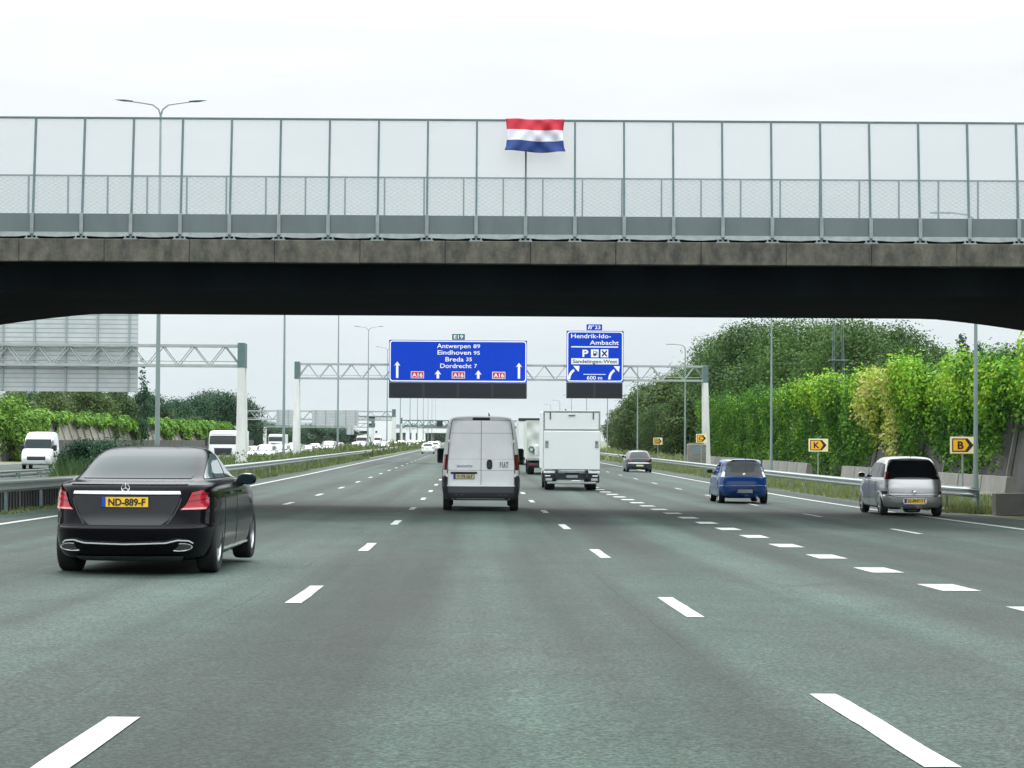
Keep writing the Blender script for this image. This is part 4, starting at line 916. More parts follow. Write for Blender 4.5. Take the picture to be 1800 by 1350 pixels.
# ------------------------------------------------------------------ vehicles
class Body:
    """car body as a stack of plan outlines: rows are (z, y_rear, y_front, half_width, side roundness, end roundness)"""
    def __init__(s, rows):
        A = np.array(rows, float); s.z = A[:, 0]; s.f = [_pchip(A[:, 0], A[:, k]) for k in range(1, 6)]; s.c = {}; s.W = lambda z: z
    def ol(s, z):
        k = round(float(z), 5)
        if k in s.c: return s.c[k]
        z = min(max(z, s.z[0]), s.z[-1]); yr, yf, w, n, m = [float(f(z)) for f in s.f]; a = (yf-yr)/2; yc = (yf+yr)/2
        x1 = np.linspace(0, .86, 40); p1 = np.stack([x1*w, -a*(1-x1**n)**(1/m)], 1); ya = -p1[-1, 1]/a
        q = np.linspace(ya, 0, 90)[1:]; p2 = np.stack([w*(1-q**m)**(1/n), -q*a], 1)
        p = np.vstack([p1, p2]); fr = p[::-1][1:].copy(); fr[:, 1] *= -1; p = np.vstack([p, fr]); p[:, 1] += yc
        d = np.concatenate([[0], np.cumsum(np.linalg.norm(np.diff(p, axis=0), axis=1))]); s.c[k] = (p, d); return s.c[k]
    def S(s, z, t):               # point at arc length t from the rear centre (sign = side)
        p, d = s.ol(z); a = min(abs(t), d[-1]); return (float(np.interp(a, d, p[:, 0]))*(1 if t >= 0 else -1), float(np.interp(a, d, p[:, 1])), s.W(z))
    def X(s, z, x):               # rear point at lateral x
        p, d = s.ol(z); i = len(p)//2; return (x, float(np.interp(abs(x), p[:i, 0], p[:i, 1])), s.W(z))
    def F(s, z, t):               # arc length from the front centre
        p, d = s.ol(z); a = max(0, d[-1]-abs(t)); return (float(np.interp(a, d, p[:, 0]))*(1 if t >= 0 else -1), float(np.interp(a, d, p[:, 1])), s.W(z))
    def Y(s, z, y, side):         # side point at a given y
        p, d = s.ol(z); return (side*float(np.interp(y, p[:, 1], p[:, 0])), y, s.W(z))
    def mesh(s, nz=46, nt=40, mi=0):
        z0, z1 = s.z[0], s.z[-1]; zs = sorted(set([round(float(v), 4) for v in np.interp(np.linspace(0, 1, nz), np.linspace(0, 1, len(s.z)), s.z)]+[float(v) for v in s.z]))
        rows = []
        for z in zs:
            p, d = s.ol(z); u = np.linspace(0, 1, nt+1); u = u-.035*np.sin(4*np.pi*u); t = d[-1]*u
            x = np.interp(t, d, p[:, 0]); y = np.interp(t, d, p[:, 1]); zw = s.W(z); ring = [(a, b, zw) for a, b in zip(x, y)]+[(-a, b, zw) for a, b in zip(x[::-1][1:-1], y[::-1][1:-1])]; rows.append(ring)
        m = MB(); n = len(rows[0]); vs = [q for r_ in rows for q in r_]
        fs = [(i*n+j, i*n+(j+1) % n, (i+1)*n+(j+1) % n, (i+1)*n+j) for i in range(len(rows)-1) for j in range(n)]
        m.add(vs, fs, mi, True); m.add(rows[0], [tuple(range(n))[::-1]], mi, False); m.add(rows[-1], [tuple(range(n))], mi, True); return m
    def patch(s, fn, A, B, nu=14, nv=10, off=.006, thick=0, mi=0):
        """surface piece between boundary A (list of (coord, z)) and B, pushed out by off"""
        def rs(L, v):
            v = v*(len(L)-1); i = min(int(v), len(L)-2); f = v-i; return (L[i][0]*(1-f)+L[i+1][0]*f, L[i][1]*(1-f)+L[i+1][1]*f)
        P = []
        for j in range(nv+1):
            a, b = rs(A, j/nv), rs(B, j/nv); P.append([Vector(fn(a[1]*(1-i/nu)+b[1]*i/nu, a[0]*(1-i/nu)+b[0]*i/nu)) for i in range(nu+1)])
        ctr = Vector((0, (s.f[0](.6)+s.f[1](.6))/2, .45)); Q = []
        for j in range(nv+1):
            row = []
            for i in range(nu+1):
                du = P[j][min(i+1, nu)]-P[j][max(i-1, 0)]; dv = P[min(j+1, nv)][i]-P[max(j-1, 0)][i]; n_ = du.cross(dv)
                if n_.length > 1e-9: n_.normalize()
                if n_.dot(P[j][i]-ctr) < 0: n_ = -n_
                row.append(P[j][i]+n_*off)
            Q.append(row)
        m = MB(); m.grid(Q, mi)
        a, b, c = Q[0][0], Q[0][1], Q[1][0]; nn = (Vector(b)-Vector(a)).cross(Vector(c)-Vector(a))
        if nn.dot(Vector(a)-ctr) < 0: m.f = [f[::-1] for f in m.f]
        return m
def cut(o, cyls):
    """carve wheel arches out of a body mesh for good"""
    tmp = []
    for (x0, x1, y, z, r) in cyls:
        c = MB(); c.tube((x0, y, z), (x1, y, z), r, n=40, smooth=True); q = c.build('tmp', 'plastic', fixn=True); tmp.append(q)
        md = o.modifiers.new('b', 'BOOLEAN'); md.object = q; md.operation = 'DIFFERENCE'; md.solver = 'EXACT'; md.material_mode = 'TRANSFER' if hasattr(md, 'material_mode') else md.material_mode
    dg = bpy.context.evaluated_depsgraph_get(); me = bpy.data.meshes.new_from_object(o.evaluated_get(dg), depsgraph=dg); nm = o.data.name; o.modifiers.clear(); old = o.data; o.data = me; bpy.data.meshes.remove(old); me.name = nm
    for q in tmp: bpy.data.objects.remove(q)
    try: me.set_sharp_from_angle(angle=R(32))
    except Exception: pass
def wheel(root, x, y, r, w, side, spokes=10, rimm='rim'):
    m = MB(); h = w/2
    m.lathe([(r*.62, -h*.92), (r*.70, -h), (r*.92, -h*.98), (r*.985, -h*.78), (r, -h*.4), (r, h*.4), (r*.985, h*.78), (r*.92, h*.98), (r*.70, h), (r*.62, h*.92), (r*.60, 0)], 40, 'x', (0, 0, 0), closed=True)
    o = m.build('wheel', 'tyre', root); o.location = (x, y, r)
    m = MB(); xs = side*h*.72
    m.lathe([(r*.63, side*h*.2), (r*.64, side*h*.9), (r*.59, side*h*.9), (r*.56, side*h*.3)], 36, 'x', mi=0); m.lathe([(0.001, side*h*.25), (r*.6, side*h*.25)], 36, 'x', mi=1)
    m.lathe([(0.001, side*h*.82), (r*.13, side*h*.80), (r*.15, side*h*.5)], 16, 'x', mi=0)
    for k in range(spokes):
        a = 2*math.pi*k/spokes; m.bar((xs*.95, math.cos(a)*r*.10, math.sin(a)*r*.10), (xs, math.cos(a)*r*.60, math.sin(a)*r*.60), r*.09, r*.05, 0, up=(1, 0, 0))
    q = m.build('rim', [rimm, 'rim_dark'], o, fixn=False); return o
def mirror(root, x, y, z, side, matn, sz=(.11, .07, .085)):
    m = MB(); P = []
    for j in range(9):
        v = -1+2*j/8; row = []
        for i in range(17):
            a = 2*math.pi*i/16; c = abs(math.cos(a))**.7*math.copysign(1, math.cos(a)); s_ = abs(math.sin(a))**.7*math.copysign(1, math.sin(a)); e = (1-abs(v)**2.6)**.4; row.append((c*sz[0]*e, v*sz[1], s_*sz[2]*e))
        P.append(row)
    m.grid(P); o = m.build('door_mirror', matn, root); o.location = (x+side*.12, y, z)
    g = MB(); g.prism([(sz[0]*.85*math.cos(a), sz[2]*.85*math.sin(a)) for a in [2*math.pi*k/20 for k in range(20)]], -sz[1]*.98, -sz[1]*.93); g.build('mirror_glass', 'glass_light', o)
    g = MB(); g.tube((-side*.02, 0, -sz[2]*.4), (-side*.16, .04, -sz[2]*1.0), .025, n=8); g.build('mirror_arm', matn, o); return o
def plate(root, x, y, z, txt, w=.52, h=.11, face='plate_yellow', front=False, frame=True):
    m = MB(); sg = 1 if not front else -1
    if frame: m.box(-w/2-.015, w/2+.015, 0, .015, -h/2-.012, h/2+.012, 0)
    m.box(-w/2, w/2, -.006, -.0005, -h/2, h/2, 1); m.box(-w/2, -w/2+.045, -.008, -.0065, -h/2, h/2, 2)
    if txt: 
        t = text_mb(txt, .108*h/.11, 3, depth=.002, bold=.0035, cx=.022, cz=0, y=-.009); v = np.array(t.v); wd = v[:, 0].max()-v[:, 0].min(); k = w*.80/wd; t.v = [((p[0]-.022)*k+.022, p[1], p[2]) for p in t.v]; m = join(m, t)
    o = m.build('number_plate', ['plastic', face, 'plate_blue', 'black_mark'], root); o.location = (x, y, z)
    if front: o.rotation_euler = (0, 0, math.pi)
    return o
def surf(B, root, name, matn, fn, A, Bd, **k):
    m = B.patch(fn, A, Bd, **k); return m.build(name, matn, root, sharp=60)
def both(B, root, name, matn, fn, A, Bd, **k):
    for sg in (1, -1): surf(B, root, name, matn, fn if fn.__name__ != 'Y' else fn, [(a*sg, z) for a, z in A], [(a*sg, z) for a, z in Bd], **k)
def sidewin(B, root, pieces, matn='glass', name='side_window', off=.006, sides=(1, -1)):
    for sg in sides:
        for A, Bd in pieces:
            m = B.patch(lambda z, y: B.Y(z, y, sg), A, Bd, nu=10, nv=8, off=off); m.build(name, matn, root, sharp=60)
def seam(B, root, pts, fn, w=.010, name='panel_gap', matn='plastic', off=.0035):
    m = MB()
    for k in range(len(pts)-1):
        a, b = pts[k], pts[k+1]; n = max(2, int(math.dist(a, b)/.08))
        for i in range(n):
            p = [a[0]+(b[0]-a[0])*i/n, a[1]+(b[1]-a[1])*i/n]; q = [a[0]+(b[0]-a[0])*(i+1)/n, a[1]+(b[1]-a[1])*(i+1)/n]
            P, Q = Vector(fn(p[1], p[0])), Vector(fn(q[1], q[0])); m.bar(P, Q, w, w)
    m.build(name, matn, root)

# ---------- near black saloon
def saloon(x, y, label):
    t = thing('saloon_car', label, 'car', (x, y, zroad(x, y+1.5)), 0)
    B = Body([(.17, .30, 4.62, .80, 2.8, 7), (.22, .16, 4.80, .88, 2.8, 7), (.33, .07, 4.88, .91, 2.8, 7.5), (.46, .02, 4.91, .921, 2.8, 7.5), (.545, .0, 4.92, .926, 2.8, 7.5), (.575, .035, 4.90, .926, 2.8, 7.5), (.68, .065, 4.87, .927, 2.8, 7.5),
              (.80, .075, 4.80, .924, 2.8, 7), (.90, .085, 4.62, .912, 2.8, 7), (.955, .10, 4.30, .895, 2.8, 7), (.985, .13, 3.95, .875, 2.8, 7), (1.01, .28, 3.72, .845, 2.8, 6.5), (1.03, .52, 3.60, .80, 3, 7), (1.06, .66, 3.52, .765, 3, 7), (1.12, .84, 3.36, .738, 3, 6.5), (1.20, 1.05, 3.14, .708, 3, 6),
              (1.30, 1.34, 2.88, .664, 2.8, 5.5), (1.37, 1.60, 2.66, .618, 2.6, 5), (1.41, 1.80, 2.50, .56, 2.5, 4), (1.435, 1.98, 2.38, .45, 2.2, 3), (1.447, 2.1, 2.28, .25, 2, 2)])
    B.W = lambda z: z+float(np.interp(z, [.55, .68, 1.12, 1.3, 1.447], [0, .042, .045, .035, .018]))
    o = B.mesh(60, 46).build('body', ['paint_black', 'plastic'], t, fixn=True)
    cut(o, [(s_*.62, s_*1.1, yy, .345, .375) for s_ in (-1, 1) for yy in (1.06, 3.99)])
    m = MB(); m.box(-.70, .70, .5, 4.4, .20, .42); m.build('underbody', 'plastic', t)
    for s_ in (-1, 1):
        for yy in (1.06, 3.99): wheel(t, s_*.80, yy, .335, .24, s_, 10)
    surf(B, t, 'rear_window', 'glass_light', lambda z, u: B.S(z, u*B.ol(z)[0][:, 0].max()*1.0), [(-.85, 1.052), (-.90, 1.075), (-.90, 1.2), (-.86, 1.30), (-.80, 1.345), (-.68, 1.366)], [(.85, 1.052), (.90, 1.075), (.90, 1.2), (.86, 1.30), (.80, 1.345), (.68, 1.366)], nu=24, nv=20, off=.005)
    surf(B, t, 'windscreen', 'glass', lambda z, u: B.F(z, u*B.ol(z)[0][:, 0].max()), [(-.93, 1.06), (-.9, 1.2), (-.75, 1.37)], [(.93, 1.06), (.9, 1.2), (.75, 1.37)], nu=20, nv=14, off=.005)
    sidewin(B, t, [([(.98, 1.045), (1.15, 1.10), (1.50, 1.22), (1.80, 1.30)], [(1.50, 1.045), (1.55, 1.12), (1.75, 1.25), (1.86, 1.31)]), ([(1.56, 1.04), (1.62, 1.14), (1.78, 1.26), (1.90, 1.335)], [(2.42, 1.04), (2.40, 1.14), (2.36, 1.26), (2.30, 1.345)]), ([(2.50, 1.04), (2.47, 1.14), (2.42, 1.26), (2.36, 1.345)], [(3.42, 1.035), (3.22, 1.12), (2.92, 1.25), (2.70, 1.32)])], 'glass_side')
    for s_ in (1, -1): seam(B, t, [(.80, 1.03), (1.6, 1.028), (2.5, 1.028), (3.5, 1.025)], lambda z, yv: B.Y(z, yv, s_), .014, 'window_trim', 'chrome', .004)
    for s_ in (1, -1):
        seam(B, t, [(1.46, .28), (1.46, .8), (1.52, 1.02)], lambda z, yv: B.Y(z, yv, s_), .008); seam(B, t, [(2.46, .25), (2.46, 1.02)], lambda z, yv: B.Y(z, yv, s_), .008)
        seam(B, t, [(1.5, .26), (3.6, .25)], lambda z, yv: B.Y(z, yv, s_), .022, 'sill_trim', 'chrome')
        for yy in (1.75, 2.75):
            P = Vector(B.Y(.87, yy, s_)); m = MB(); m.bar(P+Vector((s_*.025, -.11, 0)), P+Vector((s_*.025, .11, 0)), .025, .025); m.build('door_handle', 'paint_black', t)
    # boot: recess lines, chrome strip, badge, lamps
    tail = dict(nu=14, nv=12, off=.010)
    for s_ in (1, -1):
        A = [(s_*.61, .715), (s_*.67, .75), (s_*.705, .80), (s_*.735, .86), (s_*.765, .905)]; Bd = [(s_*1.02, .715), (s_*1.09, .76), (s_*1.10, .80), (s_*1.05, .87), (s_*.95, .93)]
        o = surf(B, t, 'tail_light', 'lamp_red', lambda z, u: B.S(z, u), [(a, z) for a, z in A], Bd, **tail)
        surf(B, o, 'reflector_strip', 'lamp_pink', lambda z, u: B.S(z, u), [(s_*.62, .712), (s_*.65, .732)], [(s_*1.0, .712), (s_*1.03, .735)], nu=12, nv=3, off=.014)
        surf(B, o, 'lamp_band', 'lamp_red_off', lambda z, u: B.S(z, u), [(s_*.70, .80), (s_*.705, .812)], [(s_*1.10, .83), (s_*1.10, .842)], nu=12, nv=2, off=.014)
        surf(B, o, 'lamp_band', 'lamp_red_off', lambda z, u: B.S(z, u), [(s_*.73, .86), (s_*.735, .872)], [(s_*1.08, .885), (s_*1.08, .897)], nu=12, nv=2, off=.014)
    surf(B, t, 'boot_recess', 'glass_dark', lambda z, u: B.S(z, u), [(-.40, .575), (-.52, .64), (-.555, .72), (-.60, .80), (-.62, .872)], [(.40, .575), (.52, .64), (.555, .72), (.60, .80), (.62, .872)], nu=20, nv=12, off=.004)
    surf(B, t, 'chrome_strip', 'chrome', lambda z, u: B.S(z, u), [(-.62, .885), (-.61, .92)], [(.62, .885), (.61, .92)], nu=20, nv=3, off=.014)
    surf(B, t, 'boot_lip', 'paint_black', lambda z, u: B.S(z, u), [(-.70, .988), (-.70, 1.004)], [(.70, .988), (.70, 1.004)], nu=20, nv=3, off=.012)
    P = Vector(B.S(.957, 0)); m = MB(); P.y -= .012
    m.lathe([(.040, -.004), (.048, -.009), (.048, .0)], 28, 'y', P)
    for k in range(3):
        a = R(90+120*k); m.bar(P+Vector((0, -.006, 0)), P+Vector((math.cos(a)*.042, -.006, math.sin(a)*.042)), .010, .013, up=(0, 1, 0))
    m.build('star_emblem', 'chrome', t)
    plate(t, 0, B.S(.80, 0)[1]-.014, B.W(.80), 'ND-889-F')
    # bumper: chrome trim and exhaust finishers
    seam(B, t, [(-.80, .375), (-.74, .405), (-.60, .415), (-.46, .385), (0, .372), (.46, .385), (.60, .415), (.74, .405), (.80, .375)], lambda z, u: tuple(Vector(B.S(z, u))+Vector((0, -.02, 0))), .015, 'bumper_trim', 'chrome')
    for s_ in (1, -1):
        m = MB(); c = Vector(B.S(.335, s_*.63)); c.y -= .02; n = 24
        P = [[c+Vector((s_*.0+math.cos(a)*(.125+q), -.01+abs(math.cos(a))*.02, math.sin(a)*(.036+q)+(math.cos(a)*.006*s_))) for a in [2*math.pi*k/n for k in range(n+1)]] for q in (0, .010)]
        m.grid(P, 0, False); m.add([c+Vector((math.cos(2*math.pi*k/n)*.125, .0, math.sin(2*math.pi*k/n)*.036)) for k in range(n)], [tuple(range(n))], 1); m.build('exhaust_finisher', ['chrome', 'black_mark'], t)
    surf(B, t, 'diffuser', 'plastic_mid', lambda z, u: B.S(z, u), [(-.55, .185), (-.60, .24)], [(.62, .185), (.66, .24)], nu=16, nv=3, off=.012)
    seam(B, t, [(-.95, .57), (.95, .57)], lambda z, u: B.S(z, u), .010, 'bumper_gap')
    seam(B, t, [(-.47, .585), (-.545, .66), (-.60, .76), (-.63, .84)], lambda z, u: B.S(z, u), .010, 'boot_crease', 'plastic_mid'); seam(B, t, [(.47, .585), (.545, .66), (.60, .76), (.63, .84)], lambda z, u: B.S(z, u), .010, 'boot_crease', 'plastic_mid')
    mirror(t, .82, 3.22, 1.05, 1, 'paint_black', (.12, .08, .075)); mirror(t, -.82, 3.22, 1.05, -1, 'paint_black', (.12, .08, .075))
    # what shows through the rear window
    for s_ in (1, -1): surf(B, t, 'headlight', 'headlight', lambda z, u: B.F(z, u), [(s_*.55, .66), (s_*.58, .78)], [(s_*.95, .68), (s_*.95, .80)], nu=8, nv=6, off=.01)
    surf(B, t, 'grille', 'plastic', lambda z, u: B.F(z, u), [(-.42, .50), (-.46, .74)], [(.42, .50), (.46, .74)], nu=8, nv=6, off=.01)
    return t
SA = saloon(atx(219, 23.3), 23.3, 'black saloon car with lit red tail lights in the lane left of the van')

SA.rotation_euler = (0, 0, R(-1.5))
# ---------- generic small car (used for the hatchbacks, the silver people carrier and the distant traffic)
def smallcar(name, label, x, y, rows, paint, track, wb0, wb1, wr, roofz, rw, sw, ws, tails, plate_txt=None, plate_z=.55, plate_face='plate_yellow', rot=0.0, zoff=None, lowres=False, group=None, heads=((.45, .62), (.80, .78)), extras=None, glassm='glass', rimm='rim', fplate=None, rwm=None, plate_w=.52):
    t = thing(name, label, 'car', (x, y, zroad(x, y+1.5) if zoff is None else zoff), rot, group); B = Body(rows)
    o = (B.mesh(30, 24) if lowres else B.mesh(50, 36)).build('body', [paint, 'plastic'], t, fixn=True)
    cut(o, [(s_*(track-.20), s_*1.2, yy, wr, wr*1.14) for s_ in (-1, 1) for yy in (wb0, wb1)])
    m = MB(); m.box(-track+.18, track-.18, wb0-.3, wb1+.3, .18, .45); m.build('underbody', 'plastic', t)
    for s_ in (-1, 1):
        for yy in (wb0, wb1): wheel(t, s_*track, yy, wr, .20, s_, 8, rimm)
    fr = lambda z, u: B.S(z, u*B.ol(z)[0][:, 0].max()); ff = lambda z, u: B.F(z, u*B.ol(z)[0][:, 0].max())
    surf(B, t, 'rear_window', rwm or glassm, fr, [(-a, z) for a, z in rw], rw, nu=18, nv=12, off=.006)
    surf(B, t, 'windscreen', glassm, ff, [(-a, z) for a, z in ws], ws, nu=16, nv=10, off=.006)
    sidewin(B, t, sw, glassm)
    for tl in tails:
        A, Bd, mt_ = tl
        for s_ in (1, -1): surf(B, t, 'tail_light', mt_, lambda z, u: B.S(z, u), [(s_*a, z) for a, z in A], [(s_*a, z) for a, z in Bd], nu=8, nv=10, off=.010)
    (h0, z0), (h1, z1) = heads
    for s_ in (1, -1): surf(B, t, 'headlight', 'headlight', lambda z, u: B.F(z, u), [(s_*h0, z0), (s_*(h0+.03), z1-.02)], [(s_*h1, z0+.03), (s_*h1, z1)], nu=8, nv=6, off=.01)
    surf(B, t, 'grille', 'plastic', lambda z, u: B.F(z, u), [(-h0+.06, z0-.18), (-h0+.03, z0+.04)], [(h0-.06, z0-.18), (h0-.03, z0+.04)], nu=8, nv=5, off=.008)
    if plate_txt is not None: plate(t, 0, B.S(plate_z, 0)[1]-.016, plate_z, plate_txt, face=plate_face, w=plate_w)
    fz = z0-.26; plate(t, 0, B.F(fz, 0)[1]+.016, fz, fplate or '', face='plate_yellow', front=True)
    yb = sw[-1][1][0][0]-.12; zb = sw[-1][1][0][1]
    for s_ in (1, -1): mirror(t, s_*(B.Y(zb, yb, 1)[0]), yb, zb+.06, s_, paint if paint != 'paint_blue' else 'plastic', (.10, .06, .075))
    if extras: extras(t, B)
    return t

def mpv_x(t, B):
    for s_ in (1, -1):
        seam(B, t, [(.72, .84), (.70, .60), (.62, .54)] if s_ > 0 else [(-.72, .84), (-.70, .60), (-.62, .54)], lambda z, u: B.S(z, u), .010)
        surf(B, t, 'bumper_insert', 'plastic', lambda z, u: B.S(z, u), [(s_*.74, .60), (s_*.73, .68)], [(s_*.98, .60), (s_*.98, .68)], nu=6, nv=3, off=.010)
        seam(B, t, [(1.10, .35), (1.20, .8), (1.22, 1.03)], lambda z, yv: B.Y(z, yv, s_), .009); seam(B, t, [(2.12, .30), (2.12, 1.02)], lambda z, yv: B.Y(z, yv, s_), .009)
        seam(B, t, [(.9, .52), (3.1, .50)], lambda z, yv: B.Y(z, yv, s_), .02, 'rubbing_strip', 'paint_silver')
        for wy in (.66, 3.28):
            m = MB(); n = 20; P = []
            for q in (0, .05):
                P.append([Vector(B.Y(min(1.0, .30+math.sin(R(180*k/n))*(.345+q)), wy+math.cos(R(180*k/n))*(.345+q), s_))+Vector((s_*(.02-.2*q), 0, 0)) for k in range(n+1)])
            m.grid(P); m.build('arch_trim', 'paint_silver', t)
    seam(B, t, [(-.66, .56), (-.5, .52), (.5, .52), (.66, .56)], lambda z, u: B.S(z, u), .012); seam(B, t, [(-.66, .645), (-.2, .63), (.2, .63), (.66, .645)], lambda z, u: B.S(z, u), .012, 'tailgate_trim', 'plastic_mid')
    m = MB(); P = Vector(B.S(.655, 0)); P.y -= .03; m.lathe([(.001, -.03), (.05, -.022), (.065, 0)], 20, 'y', P); m.build('round_badge', 'chrome', t)
    m = MB(); P = Vector(B.S(.42, 0)); 
    for a in ((-.32, .32, -.085, -.062), (-.32, .32, .062, .075), (-.32, -.285, -.085, .075), (.285, .32, -.085, .075)): m.box(a[0], a[1], P.y-.035, P.y-.01, .42+a[2], .42+a[3])
    m.build('plate_surround', 'paint_white', t)
    m = MB(); m.path([(0, .55, 1.60), (0, .40, 1.78)], [.012, .004], 6); m.build('antenna', 'plastic', t)
    m = MB(); m.box(-.42, -.05, .5, .62, .0, .0) if False else m.tube((-.35, .02, .22), (-.35, .35, .22), .03, n=10); m.build('exhaust_pipe', 'galv_dark', t)
    m = MB(); m.box(-.17, .17, .25, .75, .10, .34, bev=.04); m.build('rear_silencer', 'plastic', t)
mpv = smallcar('people_carrier', 'silver compact people carrier in the rightmost lane beside the shoulder', atx(1608, 56), 56,
    [(.20, .18, 3.85, .76, 3.2, 9), (.26, .07, 3.97, .82, 3.2, 10), (.40, .01, 4.02, .838, 3.4, 10), (.54, .0, 4.03, .845, 3.4, 10), (.575, .05, 4.0, .845, 3.4, 10), (.75, .06, 3.93, .845, 3.4, 10), (.88, .08, 3.72, .84, 3.4, 9), (.98, .10, 3.45, .825, 3.4, 9), (1.03, .11, 3.25, .80, 3.4, 9),
     (1.15, .17, 2.98, .77, 3.4, 8), (1.30, .26, 2.66, .725, 3.4, 8), (1.45, .36, 2.34, .67, 3.2, 7), (1.54, .44, 2.10, .615, 3, 6), (1.585, .55, 1.95, .54, 2.6, 4), (1.61, .75, 1.75, .40, 2.2, 3), (1.622, 1.0, 1.6, .2, 2, 2)],
    'paint_silver', .735, .66, 3.28, .30, 1.62, [(.99, 1.0), (.985, 1.1), (.98, 1.3), (.93, 1.44), (.80, 1.51)],
    [([(.42, 1.05), (.50, 1.2), (.62, 1.40)], [(1.10, 1.04), (1.10, 1.22), (1.05, 1.44)]), ([(1.17, 1.04), (1.17, 1.22), (1.12, 1.44)], [(2.05, 1.03), (2.03, 1.22), (1.95, 1.44)]), ([(2.12, 1.03), (2.10, 1.22), (2.02, 1.42)], [(3.0, 1.02), (2.72, 1.2), (2.30, 1.40)])],
    [(.97, 1.04), (.94, 1.25), (.80, 1.50)], [([(.735, .72), (.735, .98)], [(.90, .72), (.93, .98)], 'paint_silver'), ([(.74, 1.0), (.69, 1.14), (.66, 1.20)], [(.89, 1.0), (.85, 1.13), (.81, 1.20)], 'lamp_red_off')], '85-JHG-7' if False else '51-PNT-7', .42, extras=mpv_x, glassm='glass_light', rwm='glass_dark', rimm='rim')

def blue_x(t, B):
    seam(B, t, [(-.74, .60), (-.3, .585), (.3, .585), (.74, .60)], lambda z, u: tuple(Vector(B.S(z, u))+Vector((0, -.012, 0))), .014)
    m = MB(); P = Vector(B.S(.955, 0)); P.y -= .012; m.lathe([(.001, -.012), (.040, -.010), (.048, 0)], 20, 'y', P); m.build('round_badge', 'chrome', t)
    for s_ in (1, -1):
        P = Vector(B.S(.46, s_*.33)); m = MB(); m.lathe([(.001, -.02), (.03, -.015), (.03, 0)], 12, 'y', P); m.build('sensor', 'plastic_mid', t)
    m = MB(); m.tube((.42, -.02, .20), (.42, .3, .20), .035, n=12); m.build('exhaust_pipe', 'chrome', t)
    m = MB(); m.box(-.46, .46, .34, .44, 1.425, 1.445, bev=.01) ; m.build('roof_spoiler', 'paint_blue', t)
    m = MB(); m.path([(.15, .9, 1.46), (.15, .82, 1.56)], [.015, .006], 6); m.build('antenna', 'plastic', t)
blue = smallcar('hatchback', 'small bright blue hatchback in the exit lane ahead', atx(1309, 68), 68,
    [(.19, .14, 3.28, .73, 3.2, 9), (.26, .05, 3.38, .79, 3.2, 9), (.42, .0, 3.42, .81, 3.3, 9), (.58, .0, 3.42, .815, 3.3, 9), (.61, .045, 3.40, .815, 3.3, 9), (.74, .06, 3.32, .81, 3.3, 9), (.86, .09, 3.12, .80, 3.3, 9), (.94, .13, 2.95, .78, 3.3, 8), (1.0, .17, 2.78, .755, 3.3, 8),
     (1.1, .22, 2.60, .72, 3.2, 8), (1.22, .28, 2.36, .68, 3.2, 7), (1.33, .33, 2.12, .655, 3.4, 7), (1.41, .38, 1.92, .615, 3.2, 6), (1.445, .46, 1.78, .545, 2.8, 4), (1.463, .7, 1.55, .32, 2.2, 3), (1.47, .9, 1.35, .15, 2, 2)],
    'paint_blue', .70, .55, 2.89, .285, 1.47, [(.80, .90), (.83, .95), (.86, 1.1), (.86, 1.25), (.82, 1.36), (.70, 1.395)],
    [([(.48, 1.02), (.52, 1.12), (.60, 1.28)], [(1.10, 1.0), (1.10, 1.15), (1.05, 1.33)]), ([(1.17, 1.0), (1.17, 1.15), (1.12, 1.33)], [(2.58, .98), (2.35, 1.12), (2.0, 1.30)])],
    [(.95, 1.0), (.92, 1.2), (.80, 1.38)], [([(.655, .88), (.64, .95), (.62, 1.03)], [(.78, .88), (.77, .95), (.70, 1.06)], 'lamp_clear')], '24-XGD-3' if False else '', .42, 'galv', extras=blue_x, glassm='glass')
HB = [(.19, .14, 4.1, .80, 3.2, 9), (.26, .05, 4.22, .86, 3.2, 9), (.42, .0, 4.28, .885, 3.3, 9), (.58, .0, 4.29, .89, 3.3, 9), (.61, .04, 4.27, .89, 3.3, 9), (.78, .06, 4.15, .885, 3.3, 9), (.90, .10, 3.85, .87, 3.3, 9), (.96, .14, 3.5, .84, 3.3, 8), (1.0, .17, 3.3, .815, 3.3, 8),
     (1.1, .28, 3.05, .77, 3.2, 8), (1.22, .42, 2.76, .72, 3.2, 7), (1.33, .56, 2.5, .66, 3, 7), (1.41, .68, 2.3, .59, 2.8, 6), (1.445, .85, 2.1, .50, 2.6, 4), (1.463, 1.1, 1.9, .32, 2.2, 3), (1.47, 1.3, 1.7, .15, 2, 2)]
HW = dict(track=.76, wb0=.75, wb1=3.35, wr=.31, roofz=1.47, rw=[(.88, .98), (.87, 1.1), (.85, 1.25), (.72, 1.38)],
    sw=[([(.62, 1.02), (.72, 1.12), (.90, 1.30)], [(1.55, 1.0), (1.54, 1.15), (1.48, 1.34)]), ([(1.62, 1.0), (1.61, 1.15), (1.55, 1.34)], [(3.10, .99), (2.78, 1.15), (2.42, 1.32)])],
    ws=[(.95, 1.0), (.92, 1.2), (.80, 1.38)], tails=[([(.50, .76), (.52, .86)], [(.98, .76), (1.02, .90)], 'lamp_red_off')])
def dark_x(t, B):
    surf(B, t, 'rear_valance', 'paint_silver', lambda z, u: B.S(z, u), [(-.80, .60), (-.80, .66)], [(.80, .60), (.80, .66)], nu=14, nv=2, off=.012)
    surf(B, t, 'tailgate_panel', 'glass_dark', lambda z, u: B.S(z, u), [(-.62, .76), (-.66, .92)], [(.62, .76), (.66, .92)], nu=14, nv=4, off=.008)
dark = smallcar('hatchback', 'dark grey hatchback close to the right edge line, beyond the blue one', atx(1124.5, 140), 140, HB, 'paint_dark', plate_txt='', plate_z=.45, plate_face='plate_pale', extras=dark_x, **HW)
